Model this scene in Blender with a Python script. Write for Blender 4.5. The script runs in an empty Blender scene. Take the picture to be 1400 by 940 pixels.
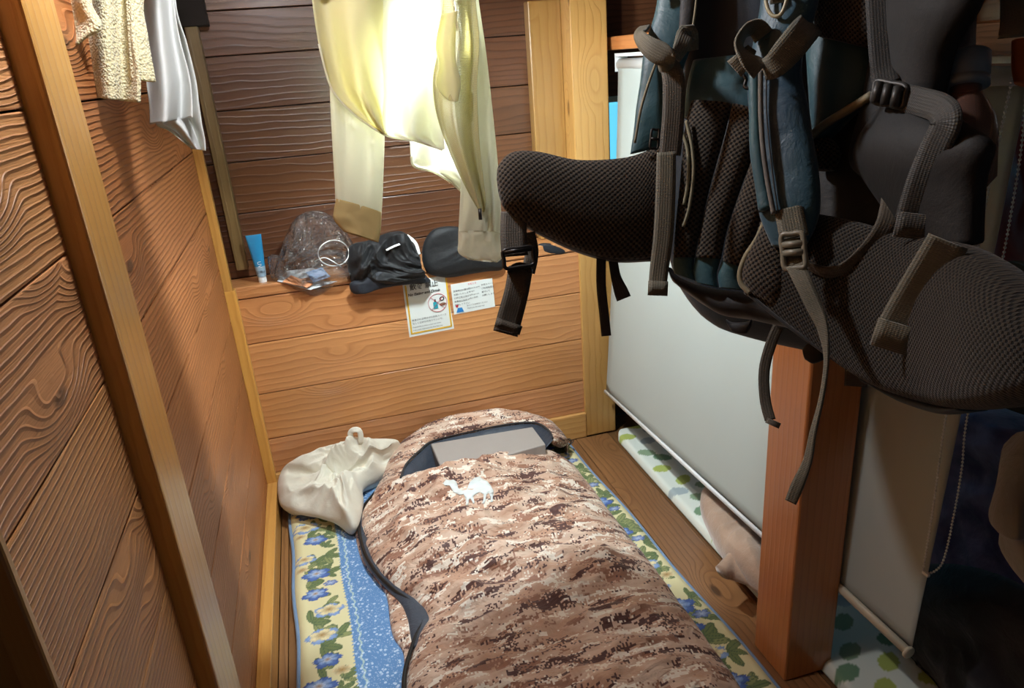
import bpy, bmesh, math, random
import numpy as np
from mathutils import Vector, Matrix, noise
noise.seed_set(11); random.seed(7); rng = np.random.default_rng(7)
SC = bpy.context.scene
COL = SC.collection
PI = math.pi

# ---------------------------------------------------------------- camera
F = 1000.0; W, Hh = 1400, 940
CAM = Vector((0, 0, 1.35))
RX = Vector((.95950097, -.27251435, -.07137095))
RD = Vector((-.16387353, -.33387519, -.92826334))
RF = Vector((.22913609, .90236538, -.36501146))
cd = bpy.data.cameras.new('camera'); cam = bpy.data.objects.new('camera', cd); COL.objects.link(cam)
cd.sensor_width = 36; cd.sensor_fit = 'HORIZONTAL'; cd.lens = 36 * F / W; cd.clip_start = .02; cd.clip_end = 50
m = Matrix.Identity(4)
for i in range(3):
    m[i][0] = RX[i]; m[i][1] = -RD[i]; m[i][2] = -RF[i]; m[i][3] = CAM[i]
cam.matrix_world = m
SC.camera = cam

def ray(px, py): return RX * ((px - 700) / F) + RD * ((py - 470) / F) + RF
def P(px, py, d): return CAM + ray(px, py) * d
def onX(px, py, x): r = ray(px, py); return CAM + r * ((x - CAM.x) / r.x)
def onY(px, py, y): r = ray(px, py); return CAM + r * ((y - CAM.y) / r.y)
def onZ(px, py, z): r = ray(px, py); return CAM + r * ((z - CAM.z) / r.z)

# ---------------------------------------------------------------- materials
class NT:
    def __init__(s, name):
        s.m = bpy.data.materials.new(name); s.m.use_nodes = True
        s.t = s.m.node_tree; s.n = s.t.nodes; s.l = s.t.links
        s.b = s.n['Principled BSDF']; s.out = s.n['Material Output']
    def nd(s, typ, **kw):
        n = s.n.new(typ)
        for k, v in kw.items(): setattr(n, k, v)
        return n
    def lk(s, a, b): s.l.new(a, b)
    def val(s, sock, v):
        if hasattr(v, 'node') or isinstance(v, bpy.types.NodeSocket): s.lk(v, sock)
        else: sock.default_value = v
    def math(s, op, a, b=0.0, c=0.0, clamp=False):
        n = s.nd('ShaderNodeMath', operation=op); n.use_clamp = clamp
        s.val(n.inputs[0], a); s.val(n.inputs[1], b); s.val(n.inputs[2], c)
        return n.outputs[0]
    def vmath(s, op, a, b=(0, 0, 0)):
        n = s.nd('ShaderNodeVectorMath', operation=op)
        s.val(n.inputs[0], a); s.val(n.inputs[1], b)
        return n.outputs[0]
    def noise(s, vec, scale=1, detail=2, rough=.5, dist=0, out='Fac'):
        n = s.nd('ShaderNodeTexNoise'); s.val(n.inputs['Vector'], vec)
        n.inputs['Scale'].default_value = scale; n.inputs['Detail'].default_value = detail
        n.inputs['Roughness'].default_value = rough; n.inputs['Distortion'].default_value = dist
        return n.outputs[out]
    def vor(s, vec, scale=1, out='Distance', feat='F1', rnd=1.0):
        n = s.nd('ShaderNodeTexVoronoi', feature=feat); s.val(n.inputs['Vector'], vec)
        n.inputs['Scale'].default_value = scale; n.inputs['Randomness'].default_value = rnd
        return n.outputs[out]
    def ramp(s, fac, stops, interp='LINEAR'):
        n = s.nd('ShaderNodeValToRGB'); s.val(n.inputs[0], fac); r = n.color_ramp; r.interpolation = interp
        while len(r.elements) < len(stops): r.elements.new(.5)
        for e, (p, c) in zip(r.elements, stops):
            e.position = p; e.color = (c, c, c, 1) if not hasattr(c, '__len__') else (*c, 1)
        return n.outputs[0]
    def mix(s, fac, a, b, blend='MIX'):
        n = s.nd('ShaderNodeMix', data_type='RGBA', blend_type=blend)
        s.val(n.inputs[0], fac)
        for k, v in ((6, a), (7, b)):
            if isinstance(v, tuple) and len(v) == 3: v = (*v, 1)
            s.val(n.inputs[k], v)
        return n.outputs[2]
    def scale(s, vec, xyz): return s.vmath('MULTIPLY', vec, xyz)
    def uv(s): return s.nd('ShaderNodeUVMap').outputs[0]
    def obj(s): return s.nd('ShaderNodeTexCoord').outputs['Object']
    def attr(s, name): return s.nd('ShaderNodeAttribute', attribute_name=name)
    def bump(s, h, strength=.3, dist=.002, prev=None):
        n = s.nd('ShaderNodeBump'); s.lk(h, n.inputs['Height'])
        n.inputs['Strength'].default_value = strength; n.inputs['Distance'].default_value = dist
        if prev: s.lk(prev, n.inputs['Normal'])
        return n.outputs[0]
    def set(s, **kw):
        mp = dict(color='Base Color', rough='Roughness', metal='Metallic', normal='Normal', spec='Specular IOR Level',
                  sheen='Sheen Weight', coat='Coat Weight', coatr='Coat Roughness', alpha='Alpha', trans='Transmission Weight',
                  emit='Emission Color', estr='Emission Strength')
        for k, v in kw.items():
            if isinstance(v, tuple) and len(v) == 3: v = (*v, 1)
            s.val(s.b.inputs[mp[k]], v)
        return s.m
def srgb(*c):
    return tuple((x / 255 / 12.92 if x / 255 <= .04045 else ((x / 255 + .055) / 1.055) ** 2.4) for x in c)

def wood(name, light, dark, freq=55, amp=5.0, contrast=.6, bumpd=.0006, rough=.35, coat=.3, knots=True, warpu=1.1, warpv=5.0, coatr=.2):
    s = NT(name); uv = s.uv()
    sep = s.nd('ShaderNodeSeparateXYZ'); s.lk(uv, sep.inputs[0]); u, v = sep.outputs[0], sep.outputs[1]
    big = s.noise(s.scale(uv, (warpu, warpv, 1)), 1, 1.0, .4)
    wig = s.noise(s.scale(uv, (9, 16, 1)), 1, 2, .5)
    phase = s.math('ADD', s.math('MULTIPLY', v, freq), s.math('MULTIPLY', big, amp * 2))
    phase = s.math('ADD', phase, s.math('MULTIPLY', wig, .7))
    kuv = s.scale(uv, (3.2, 7.5, 1))
    kd = s.vor(kuv, 1, 'Distance')
    ke = s.ramp(kd, [(0, 1.0), (.10, .75), (.42, 0.0)], 'EASE')
    if knots: phase = s.math('ADD', phase, s.math('MULTIPLY', ke, 4.0))
    saw = s.math('FRACT', phase)
    ring = s.ramp(saw, [(0, 0.0), (.55, .25), (.86, 1.0), (1, 0.0)])
    fib = s.noise(s.scale(uv, (12, 420, 1)), 1, 2, .6)
    blot = s.noise(s.scale(uv, (1.5, 7, 1)), 1, 3, .55)
    c = s.mix(s.math('MULTIPLY', ring, contrast), light, dark)
    c = s.mix(s.math('MULTIPLY', s.ramp(fib, [(.35, 0), (.7, 1)]), .22), c, dark)
    c = s.mix(s.math('MULTIPLY', s.ramp(blot, [(.4, 0), (.75, 1)]), .35), c, tuple(x * .75 for x in dark))
    if knots:
        kk = s.ramp(kd, [(0, 1.0), (.055, 1.0), (.10, 0.0)])
        c = s.mix(s.math('MULTIPLY', kk, .8), c, tuple(x * .35 for x in dark))
    tint = s.attr('tint').outputs['Color']
    c = s.mix(1.0, c, tint, 'MULTIPLY')
    nrm = s.bump(s.math('ADD', ring, s.math('MULTIPLY', fib, .35)), 1.0, bumpd)
    big2 = s.noise(s.scale(uv, (4, 12, 1)), 1, 2)
    nrm = s.bump(big2, 1.0, .0015, nrm)
    return s.set(color=c, rough=rough, coat=coat, coatr=coatr, normal=nrm)

WOOD_LEFT = wood('cedar_left', srgb(218, 154, 96), srgb(154, 96, 54), 95, 4.2, .5, .0026, .5, .06, coatr=.3, warpu=.5, warpv=3.2)
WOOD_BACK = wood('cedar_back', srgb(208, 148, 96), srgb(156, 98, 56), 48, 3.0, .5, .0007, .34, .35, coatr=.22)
WOOD_UP = wood('cedar_dimmed', srgb(106, 68, 42), srgb(62, 36, 20), 50, 3.0, .55, .0006, .36, .3, coatr=.2, knots=False)  # dim light of the upper wall is put into darker board colours
PINE = wood('pine_post', srgb(214, 162, 84), srgb(178, 118, 48), 42, 1.2, .4, .0004, .32, .35, warpu=.5, warpv=3, coatr=.2, knots=False)
PINEK = wood('pine_post_knotty', srgb(216, 170, 100), srgb(182, 126, 58), 40, 1.2, .4, .0004, .36, .25, warpu=.5, warpv=3, coatr=.25)
PINE_DIM = wood('pine_dimmed', srgb(120, 96, 56), srgb(84, 62, 30), 42, 1.2, .4, .0006, .5, .1)  # pine of the corner upright, darkened to stand for dim light there
CEDAR_POST = wood('cedar_post', srgb(206, 134, 76), srgb(174, 98, 50), 60, .8, .35, .0003, .3, .4, warpu=.4, warpv=3, knots=False)
FLOORW = wood('floor_wood', srgb(146, 104, 64), srgb(96, 60, 32), 50, 2.0, .5, .0006, .45, .15)

def fabric(name, col, col2=None, rough=.8, weave=900, bstr=.25, sheen=.2, wr=0, wrs=14, var=6):
    s = NT(name); uv = s.obj()
    n = s.noise(uv, var, 3)
    c = s.mix(s.ramp(n, [(.35, 0), (.65, 1)]), col, col2 or tuple(x * .82 for x in col))
    h = s.noise(uv, weave, 1)
    nr = s.bump(h, bstr, .0005)
    if wr: nr = s.bump(s.noise(uv, wrs, 4, .6, .6), 1, wr, nr)
    return s.set(color=c, rough=rough, sheen=sheen, normal=nr)

TEAL = fabric('teal_nylon', srgb(44, 92, 100), srgb(34, 76, 88), .5, 700, .3, .3, .0025, 22)
NAVY = fabric('navy_nylon', srgb(20, 42, 56), srgb(16, 34, 48), .6, 700, .3, .05, .002, 14)
BLACKF = fabric('black_nylon', srgb(26, 26, 28), srgb(20, 21, 24), .65, 800, .3, .2, .0015, 30)
CHARC = fabric('charcoal_nylon', srgb(14, 16, 17), srgb(11, 13, 14), .7, 700, .3, .02, .002, 16)
BLACKC = fabric('black_cotton', srgb(14, 15, 18), srgb(9, 10, 12), .7, 900, .3, .04, .002, 30)
NAVYC = fabric('dark_navy_jersey', srgb(22, 28, 38), srgb(15, 19, 28), .65, 900, .3, .05, .002, 26)
CANVAS = fabric('cream_canvas', srgb(228, 224, 208), srgb(214, 208, 190), .85, 700, .4, .2, .003, 20)
LINING = fabric('grey_lining', srgb(58, 66, 78), srgb(48, 56, 68), .5, 900, .2, .2, .004, 24)
BEIGE = fabric('beige_blanket', srgb(178, 150, 128), srgb(160, 132, 110), .95, 350, 1, .6, .003, 40)
PURPLE = fabric('purple_quilt', srgb(150, 136, 178), srgb(96, 86, 126), .8, 300, .5, .3, .006, 14, 14)
RED = fabric('red_fabric', srgb(140, 20, 24), srgb(104, 12, 20), .6, 500, .4)
GREYF = fabric('grey_fabric', srgb(120, 116, 108), srgb(96, 92, 88), .85, 500, .4, .3, .004, 16)
DARKF = fabric('dark_fabric', srgb(26, 26, 34), srgb(16, 16, 22), .9, 500, .4, .3, .004, 16)
WHITEC = fabric('white_cord', srgb(235, 235, 230), None, .6)

def webbing(name, col):
    s = NT(name); uv = s.uv(); sep = s.nd('ShaderNodeSeparateXYZ'); s.lk(uv, sep.inputs[0])
    w = s.math('SINE', s.math('MULTIPLY', sep.outputs[0], 2 * PI / .0018))
    w2 = s.math('SINE', s.math('MULTIPLY', sep.outputs[1], 2 * PI / .003))
    h = s.math('ADD', s.math('MULTIPLY', w, .5), s.math('MULTIPLY', w2, .3))
    n = s.noise(s.obj(), 20, 3)
    c = s.mix(n, col, tuple(x * .8 for x in col))
    c = s.mix(s.math('MULTIPLY', s.math('ADD', h, .8, clamp=True), .25), tuple(x * .75 for x in col), c) if False else c
    return s.set(color=c, rough=.62, normal=s.bump(h, .6, .0006), sheen=.2)
WEB = webbing('taupe_webbing', srgb(112, 108, 90))
WEBD = webbing('dark_webbing', srgb(82, 74, 60))
WEBB = webbing('black_webbing', srgb(34, 32, 32))
PIPE = fabric('tan_piping', srgb(140, 132, 104), None, .7)

def airmesh(name, col, dark, pitch=.0055):
    s = NT(name); uv = s.uv(); sep = s.nd('ShaderNodeSeparateXYZ'); s.lk(uv, sep.inputs[0])
    k = 2 * PI / pitch
    a = s.math('SINE', s.math('MULTIPLY', sep.outputs[0], k))
    b = s.math('SINE', s.math('MULTIPLY', sep.outputs[1], k))
    p = s.math('MULTIPLY', a, b)
    hole = s.ramp(s.math('ADD', s.math('MULTIPLY', p, .5), .5), [(.35, 0.0), (.75, 1.0)])
    c = s.mix(hole, col, dark)
    return s.set(color=c, rough=.85, spec=.2, normal=s.bump(s.math('SUBTRACT', 1, hole), 1, .0012), sheen=.15)
MESHG = airmesh('taupe_air_mesh', srgb(72, 64, 56), srgb(14, 13, 13))
MESHB = airmesh('brown_air_mesh', srgb(82, 73, 62), srgb(16, 14, 13), .0068)

def plain(name, col, rough=.5, metal=0, **kw):
    s = NT(name); n = s.noise(s.obj(), 30, 2)
    c = s.mix(s.math('MULTIPLY', n, .25), col, tuple(x * .8 for x in col))
    return s.set(color=c, rough=rough, metal=metal, **kw)
BUCKLE = plain('taupe_plastic', srgb(128, 124, 108), .4)
BUCKG = plain('grey_plastic', srgb(58, 58, 56), .45)
BLKPL = plain('black_plastic', srgb(26, 24, 22), .35)
STEEL = plain('steel', srgb(190, 188, 180), .25, 1.0)
WHITEPL = plain('white_plastic', srgb(228, 232, 232), .4)
CREAMPL = plain('cream_plastic', srgb(206, 198, 176), .45)
BOXG = plain('grey_card', srgb(166, 160, 154), .55)
BOXS = plain('grey_card_side', srgb(118, 114, 110), .6)
PAPER = plain('paper', srgb(226, 232, 228), .6)
INK = plain('ink', srgb(28, 28, 30), .7)
INKR = plain('red_ink', srgb(200, 40, 60), .6)
INKY = plain('yellow_ink', srgb(222, 178, 40), .6)
INKB = plain('blue_ink', srgb(40, 130, 200), .6)
INKT = plain('teal_ink', srgb(30, 160, 175), .6)
SKINC = plain('peach_ink', srgb(236, 200, 170), .6)
BLUEPL = plain('blue_plastic', srgb(40, 134, 184), .28, coat=.4)
CAPBL = plain('pale_blue_cap', srgb(120, 136, 150), .4)
DARKB = plain('dark_backing', srgb(24, 14, 8), .9)
ORANGER = plain('orange_rail', srgb(200, 96, 36), .4)

def translucent(name, col, tcol=None, tw=.5, rough=.8, meshy=False, wr=.003, wrs=10):
    s = NT(name); uv = s.obj()
    n = s.noise(uv, 5, 3)
    c = s.mix(n, col, tuple(x * .93 for x in col))
    h = s.noise(uv, 900, 1); nr = s.bump(h, .2, .0004)
    nr = s.bump(s.noise(uv, wrs, 3, .5, .8), 1, wr, nr)
    s.set(color=c, rough=rough, normal=nr, spec=.2, sheen=.1)
    t = s.nd('ShaderNodeBsdfTranslucent'); t.inputs[0].default_value = (*(tcol or col), 1)
    mx = s.nd('ShaderNodeMixShader'); mx.inputs[0].default_value = tw
    s.lk(s.b.outputs[0], mx.inputs[1]); s.lk(t.outputs[0], mx.inputs[2])
    last = mx.outputs[0]
    if meshy:
        u = s.uv(); sep = s.nd('ShaderNodeSeparateXYZ'); s.lk(u, sep.inputs[0]); k = 2 * PI / .006
        a = s.math('SINE', s.math('MULTIPLY', s.math('ADD', sep.outputs[0], sep.outputs[1]), k))
        b = s.math('SINE', s.math('MULTIPLY', s.math('SUBTRACT', sep.outputs[0], sep.outputs[1]), k))
        p = s.math('GREATER_THAN', s.math('MULTIPLY', a, b), .22)
        tr = s.nd('ShaderNodeBsdfTransparent'); m2 = s.nd('ShaderNodeMixShader')
        s.lk(s.math('MULTIPLY', p, .75), m2.inputs[0]); s.lk(last, m2.inputs[1]); s.lk(tr.outputs[0], m2.inputs[2]); last = m2.outputs[0]
    s.lk(last, s.out.inputs[0])
    return s.m
SHIRT = translucent('white_jersey', srgb(232, 232, 214), srgb(252, 251, 242), .58)
SHIRTY = translucent('cream_jersey', srgb(228, 224, 188), srgb(250, 245, 205), .52)
CUFFT = translucent('shaded_rib_cuff', srgb(206, 184, 128), srgb(190, 160, 90), .2)  # left cuff only: its backlit shade is put into the tan colour
SHIRTM = translucent('cream_mesh', srgb(200, 192, 150), srgb(190, 180, 120), .3, meshy=True)
WHITES = translucent('white_shirting', srgb(236, 238, 236), srgb(230, 232, 225), .35)
BLIND = translucent('blind_fabric', srgb(184, 192, 186), srgb(200, 200, 190), .12, .75, wr=.0004, wrs=3)

def terry():
    s = NT('cream_terry'); o = s.obj()
    v = s.vor(o, 260); h = s.math('SUBTRACT', 1, v)
    n = s.noise(o, 40, 3)
    c = s.mix(s.math('MULTIPLY', v, .9), srgb(238, 232, 196), srgb(196, 186, 138))
    nr = s.bump(h, 1, .003); nr = s.bump(n, 1, .004, nr)
    s.set(color=c, rough=.95, normal=nr, sheen=.4)
    t = s.nd('ShaderNodeBsdfTranslucent'); t.inputs[0].default_value = (*srgb(240, 225, 170), 1)
    mx = s.nd('ShaderNodeMixShader'); mx.inputs[0].default_value = .2
    s.lk(s.b.outputs[0], mx.inputs[1]); s.lk(t.outputs[0], mx.inputs[2]); s.lk(mx.outputs[0], s.out.inputs[0])
    return s.m
TERRY = terry()

def camo():
    s = NT('desert_pixel_camo'); uv = s.uv()
    px = .0042
    q = s.nd('ShaderNodeVectorMath', operation='SNAP'); s.lk(uv, q.inputs[0]); q.inputs[1].default_value = (px, px, px)
    q = q.outputs[0]
    def lay(off, sx, sy, det=3, r=.62):
        return s.noise(s.vmath('ADD', s.scale(q, (sx, sy, 1)), (off, off * 1.7, 0)), 1, det, r)
    jit = s.nd('ShaderNodeTexWhiteNoise', noise_dimensions='2D'); s.lk(q, jit.inputs[0])
    j = s.math('MULTIPLY', s.math('SUBTRACT', jit.outputs[0], .5), .10)
    base = s.mix(s.ramp(s.noise(s.scale(uv, (7, 20, 1)), 1, 3), [(.42, 0), (.58, 1)]), srgb(196, 156, 130), srgb(222, 194, 172))
    a = s.math('ADD', lay(3, 10, 30), j)
    base = s.mix(s.ramp(a, [(0, 0), (.56, 1)], 'CONSTANT'), base, srgb(160, 116, 94))
    b = s.math('ADD', lay(11, 13, 38, 4), j)
    base = s.mix(s.ramp(b, [(0, 0), (.57, 1)], 'CONSTANT'), base, srgb(244, 232, 216))
    c_ = s.math('ADD', lay(23, 9, 32, 4, .6), s.math('MULTIPLY', j, 1.2))
    base = s.mix(s.ramp(c_, [(0, 0), (.575, 1)], 'CONSTANT'), base, srgb(92, 60, 54))
    o = s.obj()
    wr = s.noise(s.scale(o, (5, 11, 5)), 1, 4, .55, 1.2)
    nr = s.bump(wr, 1, .018)
    nr = s.bump(s.noise(s.scale(o, (16, 26, 16)), 1, 4, .6, 2.0), 1, .009, nr)
    nr = s.bump(s.noise(o, 700, 1), .2, .0004, nr)
    return s.set(color=base, rough=.5, normal=nr, spec=.35, sheen=.15)
CAMO = camo()

def attrcol(name, rough=.85, speckle=False):
    s = NT(name); a = s.attr('paint'); c = a.outputs['Color']; o = s.obj()
    if speckle:
        v = s.vor(o, 95); sp = s.ramp(v, [(0, 1), (.30, 1), (.36, 0)])
        v2 = s.vor(o, 210); sp2 = s.ramp(v2, [(0, 1), (.2, 1), (.3, 0)])
        gate = s.ramp(s.noise(o, 40, 2), [(.4, 0), (.5, 1)])
        sp = s.math('MAXIMUM', s.math('MULTIPLY', sp, gate), s.math('MULTIPLY', sp2, .7))
        blue = s.attr('speck').outputs['Fac']
        c = s.mix(s.math('MULTIPLY', s.math('MULTIPLY', sp, blue), .75), c, srgb(205, 222, 236))
    nr = s.bump(s.noise(o, 800, 1), .25, .0005); nr = s.bump(s.noise(o, 8, 3), 1, .004, nr)
    return s.set(color=c, rough=rough, normal=nr, sheen=.15)
FLORAL = attrcol('floral_cotton', .8, True)
LEAFY = attrcol('leaf_print_cotton', .85)

def clearplastic():
    s = NT('clear_plastic'); o = s.obj()
    fr = s.nd('ShaderNodeFresnel'); fr.inputs[0].default_value = 1.45
    n = s.noise(o, 34, 2, .5, 1.5)
    nr = s.bump(n, 1, .012); s.lk(nr, fr.inputs[1])
    gl = s.nd('ShaderNodeBsdfGlossy'); gl.inputs['Roughness'].default_value = .07; s.lk(nr, gl.inputs['Normal'])
    tr = s.nd('ShaderNodeBsdfTransparent'); tr.inputs[0].default_value = (.93, .93, .94, 1)
    mx = s.nd('ShaderNodeMixShader')
    s.lk(s.math('ADD', s.math('MULTIPLY', fr.outputs[0], 1.8), .07, clamp=True), mx.inputs[0])
    df = s.nd('ShaderNodeBsdfDiffuse'); df.inputs[0].default_value = (.9, .9, .92, 1)
    m0 = s.nd('ShaderNodeMixShader'); m0.inputs[0].default_value = .035; s.lk(tr.outputs[0], m0.inputs[1]); s.lk(df.outputs[0], m0.inputs[2])
    s.lk(m0.outputs[0], mx.inputs[1]); s.lk(gl.outputs[0], mx.inputs[2]); s.lk(mx.outputs[0], s.out.inputs[0])
    s.n.remove(s.b)
    return s.m
CLEAR = clearplastic()
def glassy(name, col, alpha=.5):
    s = NT(name); return s.set(color=col, rough=.12, alpha=alpha, spec=.6)
BOTTLE = glassy('amber_bottle', srgb(112, 84, 74), .75)

def emis(name, col, st):
    s = NT(name); return s.set(color=col, emit=col, estr=st, rough=.3)

# ---------------------------------------------------------------- mesh builder
class MB:
    def __init__(s): s.v = []; s.f = []; s.uv = []; s.mi = []; s.cl = []; s.tint = (1, 1, 1, 1)
    def add(s, vs, fs, uvs=None, mi=0):
        b = len(s.v); s.v += [tuple(v) for v in vs]
        for k, f in enumerate(fs):
            s.f.append([b + i for i in f]); s.mi.append(mi); s.cl += [s.tint] * len(f)
            s.uv += [tuple(uvs[i]) for i in f] if uvs is not None else [(0, 0)] * len(f)
    def addl(s, vs, fs, luv, mi=0):
        b = len(s.v); s.v += [tuple(v) for v in vs]
        for f, u in zip(fs, luv):
            s.f.append([b + i for i in f]); s.mi.append(mi); s.uv += [tuple(x) for x in u]; s.cl += [s.tint] * len(f)
    def box(s, lo, hi, axis=0, mi=0, tint=None):
        """axis aligned box, grain (u) along axis"""
        lo = list(lo); hi = list(hi); off = (random.random() * 40, random.random() * 40)
        if tint is None:
            t = random.uniform(.86, 1.1); tint = (t, t * random.uniform(.96, 1.03), t * random.uniform(.9, 1.05), 1)
        s.tint = tint
        c = [(x, y, z) for x in (lo[0], hi[0]) for y in (lo[1], hi[1]) for z in (lo[2], hi[2])]
        fs = [(0, 1, 3, 2), (4, 6, 7, 5), (0, 4, 5, 1), (2, 3, 7, 6), (0, 2, 6, 4), (1, 5, 7, 3)]
        lu = []
        for k, f in enumerate(fs):
            nax = (0, 0, 1, 1, 2, 2)[k]; oth = [a for a in range(3) if a != nax]
            if axis in oth: ua = axis; va = [a for a in oth if a != axis][0]
            else: ua, va = oth
            lu.append([(c[i][ua] + off[0], c[i][va] + off[1] + k * 3.3 * (nax == axis)) for i in f])
        s.addl(c, fs, lu, mi); s.tint = (1, 1, 1, 1)
    def grid(s, pts, closed=False, mi=0, uvscale=None):
        n = len(pts); k = len(pts[0]); vs = [p for r in pts for p in r]
        # metric uv
        us = [0]; 
        for i in range(1, n): us.append(us[-1] + (Vector(pts[i][k // 2]) - Vector(pts[i - 1][k // 2])).length)
        uv = []
        for i in range(n):
            a = 0; row = []
            for j in range(k):
                if j: a += (Vector(pts[i][j]) - Vector(pts[i][j - 1])).length
                row.append(a)
            c = row[-1] / 2
            uv += [(us[i], x - c) for x in row]
        fs = [(i * k + j, i * k + j + 1, (i + 1) * k + j + 1, (i + 1) * k + j) for i in range(n - 1) for j in range(k - 1)]
        if closed:
            fs += [(i * k + k - 1, i * k, (i + 1) * k, (i + 1) * k + k - 1) for i in range(n - 1)]
        s.add(vs, fs, uv, mi)
    def tube(s, pts, r, n=8, mi=0, closed=False, caps=True):
        pts = [Vector(p) for p in pts]; N = len(pts)
        rr = r if hasattr(r, '__len__') else [r] * N
        rows = []; prev = None
        for i in range(N):
            a = pts[(i - 1) % N] if (closed or i > 0) else pts[i]; b = pts[(i + 1) % N] if (closed or i < N - 1) else pts[i]
            t = (b - a).normalized()
            if prev is None:
                prev = t.orthogonal().normalized()
            prev = (prev - t * prev.dot(t)); prev = prev.normalized() if prev.length > 1e-6 else t.orthogonal().normalized()
            q = t.cross(prev)
            rows.append([pts[i] + (prev * math.cos(2 * PI * j / n) + q * math.sin(2 * PI * j / n)) * rr[i] for j in range(n)])
        vs = [p for w in rows for p in w]; M = N if closed else N - 1
        fs = [(i * n + j, i * n + (j + 1) % n, ((i + 1) % N) * n + (j + 1) % n, ((i + 1) % N) * n + j) for i in range(M) for j in range(n)]
        if caps and not closed: fs += [tuple(range(n))[::-1], tuple((N - 1) * n + j for j in range(n))]
        s.add(vs, fs, [(v[0] + v[2], v[1] + v[2]) for v in vs], mi)
    def loft(s, L, R, th, n=20, steps=6, power=2.4, mi=0, nrm=None, cap=True, back=None, smooth=True):
        """puffy closed body: stations with left/right edge points, half thickness th (front), back half thickness"""
        L = [Vector(p) for p in L]; R = [Vector(p) for p in R]
        th = list(th) if hasattr(th, '__len__') else [th] * len(L)
        bk = th if back is None else (list(back) if hasattr(back, '__len__') else [back] * len(L))
        if smooth and steps > 1 and len(L) > 2:
            L = cat(L, steps); R = cat(R, steps); th = catf(th, steps); bk = catf(bk, steps)
        N = len(L); rows = []
        for i in range(N):
            a = (L[max(i - 1, 0)] + R[max(i - 1, 0)]) / 2; b = (L[min(i + 1, N - 1)] + R[min(i + 1, N - 1)]) / 2
            w = R[i] - L[i]; c = (L[i] + R[i]) / 2
            nn = w.cross(b - a)
            if nn.length < 1e-9: nn = -RF.copy()
            nn.normalize()
            if nn.dot(CAM - c) < 0: nn = -nn
            if nrm: nn = nrm.copy()
            ef = 1.0
            row = []
            for j in range(n):
                t = 2 * PI * j / n; x = math.cos(t); y = math.sin(t)
                X = math.copysign(abs(x) ** (2 / power), x); Y = math.copysign(abs(y) ** (2 / power), y)
                row.append(c - w * .5 * X + nn * (th[i] if Y > 0 else bk[i]) * Y)
            rows.append(row)
        k = n; vs = [p for r in rows for p in r]
        us = [0]
        for i in range(1, N): us.append(us[-1] + ((L[i] + R[i]) / 2 - (L[i - 1] + R[i - 1]) / 2).length)
        fs = []; lu = []
        def va(i, j): 
            p = rows[i][j % k]; c = (L[i] + R[i]) / 2; w = R[i] - L[i]
            return (us[i], (p - c).dot(w.normalized() if w.length > 1e-6 else Vector((1, 0, 0))))
        for i in range(N - 1):
            for j in range(k):
                fs.append((i * k + j, i * k + (j + 1) % k, (i + 1) * k + (j + 1) % k, (i + 1) * k + j))
                lu.append([va(i, j), va(i, j + 1), va(i + 1, j + 1), va(i + 1, j)])
        if cap:
            fs += [tuple(range(k))[::-1], tuple((N - 1) * k + j for j in range(k))]
            lu += [[va(0, j) for j in range(k)][::-1], [va(N - 1, j) for j in range(k)]]
        s.addl(vs, fs, lu, mi)
    def ribbon(s, pts, width, nrm=None, th=.0016, mi=0, steps=6, twist=None):
        pts = [Vector(p) for p in pts]
        ws = list(width) if hasattr(width, '__len__') else [width] * len(pts)
        tw = list(twist) if twist else [0] * len(pts)
        nr = nrm if isinstance(nrm, list) else None
        if len(pts) > 2 and steps > 1: pts = cat(pts, steps); ws = catf(ws, steps); tw = catf(tw, steps); nr = [v.normalized() for v in cat([Vector(q) for q in nr], steps)] if nr else None
        N = len(pts); rows = []; us = 0; uvs = []
        for i in range(N):
            t = (pts[min(i + 1, N - 1)] - pts[max(i - 1, 0)]).normalized()
            nn = nr[i] if nr else (Vector(nrm) if nrm is not None else (CAM - pts[i]).normalized())
            w = t.cross(nn)
            w = w.normalized() if w.length > 1e-6 else RX.copy()
            if tw[i]: w = Matrix.Rotation(tw[i], 3, t) @ w
            q = w.cross(t).normalized()
            h = ws[i] / 2
            rows.append([pts[i] - w * h + q * th, pts[i] - w * h * .5 + q * th, pts[i] + w * h * .5 + q * th, pts[i] + w * h + q * th, pts[i] + w * h - q * th, pts[i] + w * h * .5 - q * th, pts[i] - w * h * .5 - q * th, pts[i] - w * h - q * th])
            if i: us += (pts[i] - pts[i - 1]).length
            uvs += [(us, x * ws[i]) for x in (-.5, -.25, .25, .5, .5, .25, -.25, -.5)]
        k = 8; vs = [p for r in rows for p in r]
        fs = [(i * k + j, i * k + (j + 1) % k, (i + 1) * k + (j + 1) % k, (i + 1) * k + j) for i in range(N - 1) for j in range(k)]
        fs += [tuple(range(k))[::-1], tuple((N - 1) * k + j for j in range(k))]
        s.add(vs, fs, uvs, mi)
    def poly(s, pts, mi=0, th=0, nrm=None):
        n = len(pts); pts = [Vector(p) for p in pts]
        if th:
            bk = [p - Vector(nrm) * th for p in pts]
            s.add(pts + bk, [tuple(range(n)), tuple(range(n, 2 * n))[::-1]] + [(i, i + n, (i + 1) % n + n, (i + 1) % n) for i in range(n)], None, mi)
        else: s.add(pts, [tuple(range(n))], None, mi)
    def sphere(s, c, r, mi=0, n=10, m_=6, sc=(1, 1, 1)):
        c = Vector(c); rows = []
        for i in range(m_ + 1):
            a = PI * i / m_
            rows.append([c + Vector((math.sin(a) * math.cos(2 * PI * j / n) * sc[0], math.sin(a) * math.sin(2 * PI * j / n) * sc[1], math.cos(a) * sc[2])) * r for j in range(n)])
        vs = [p for w in rows for p in w]
        fs = [(i * n + j, (i + 1) * n + j, (i + 1) * n + (j + 1) % n, i * n + (j + 1) % n) for i in range(m_) for j in range(n)]
        s.add(vs, fs, None, mi)
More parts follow.
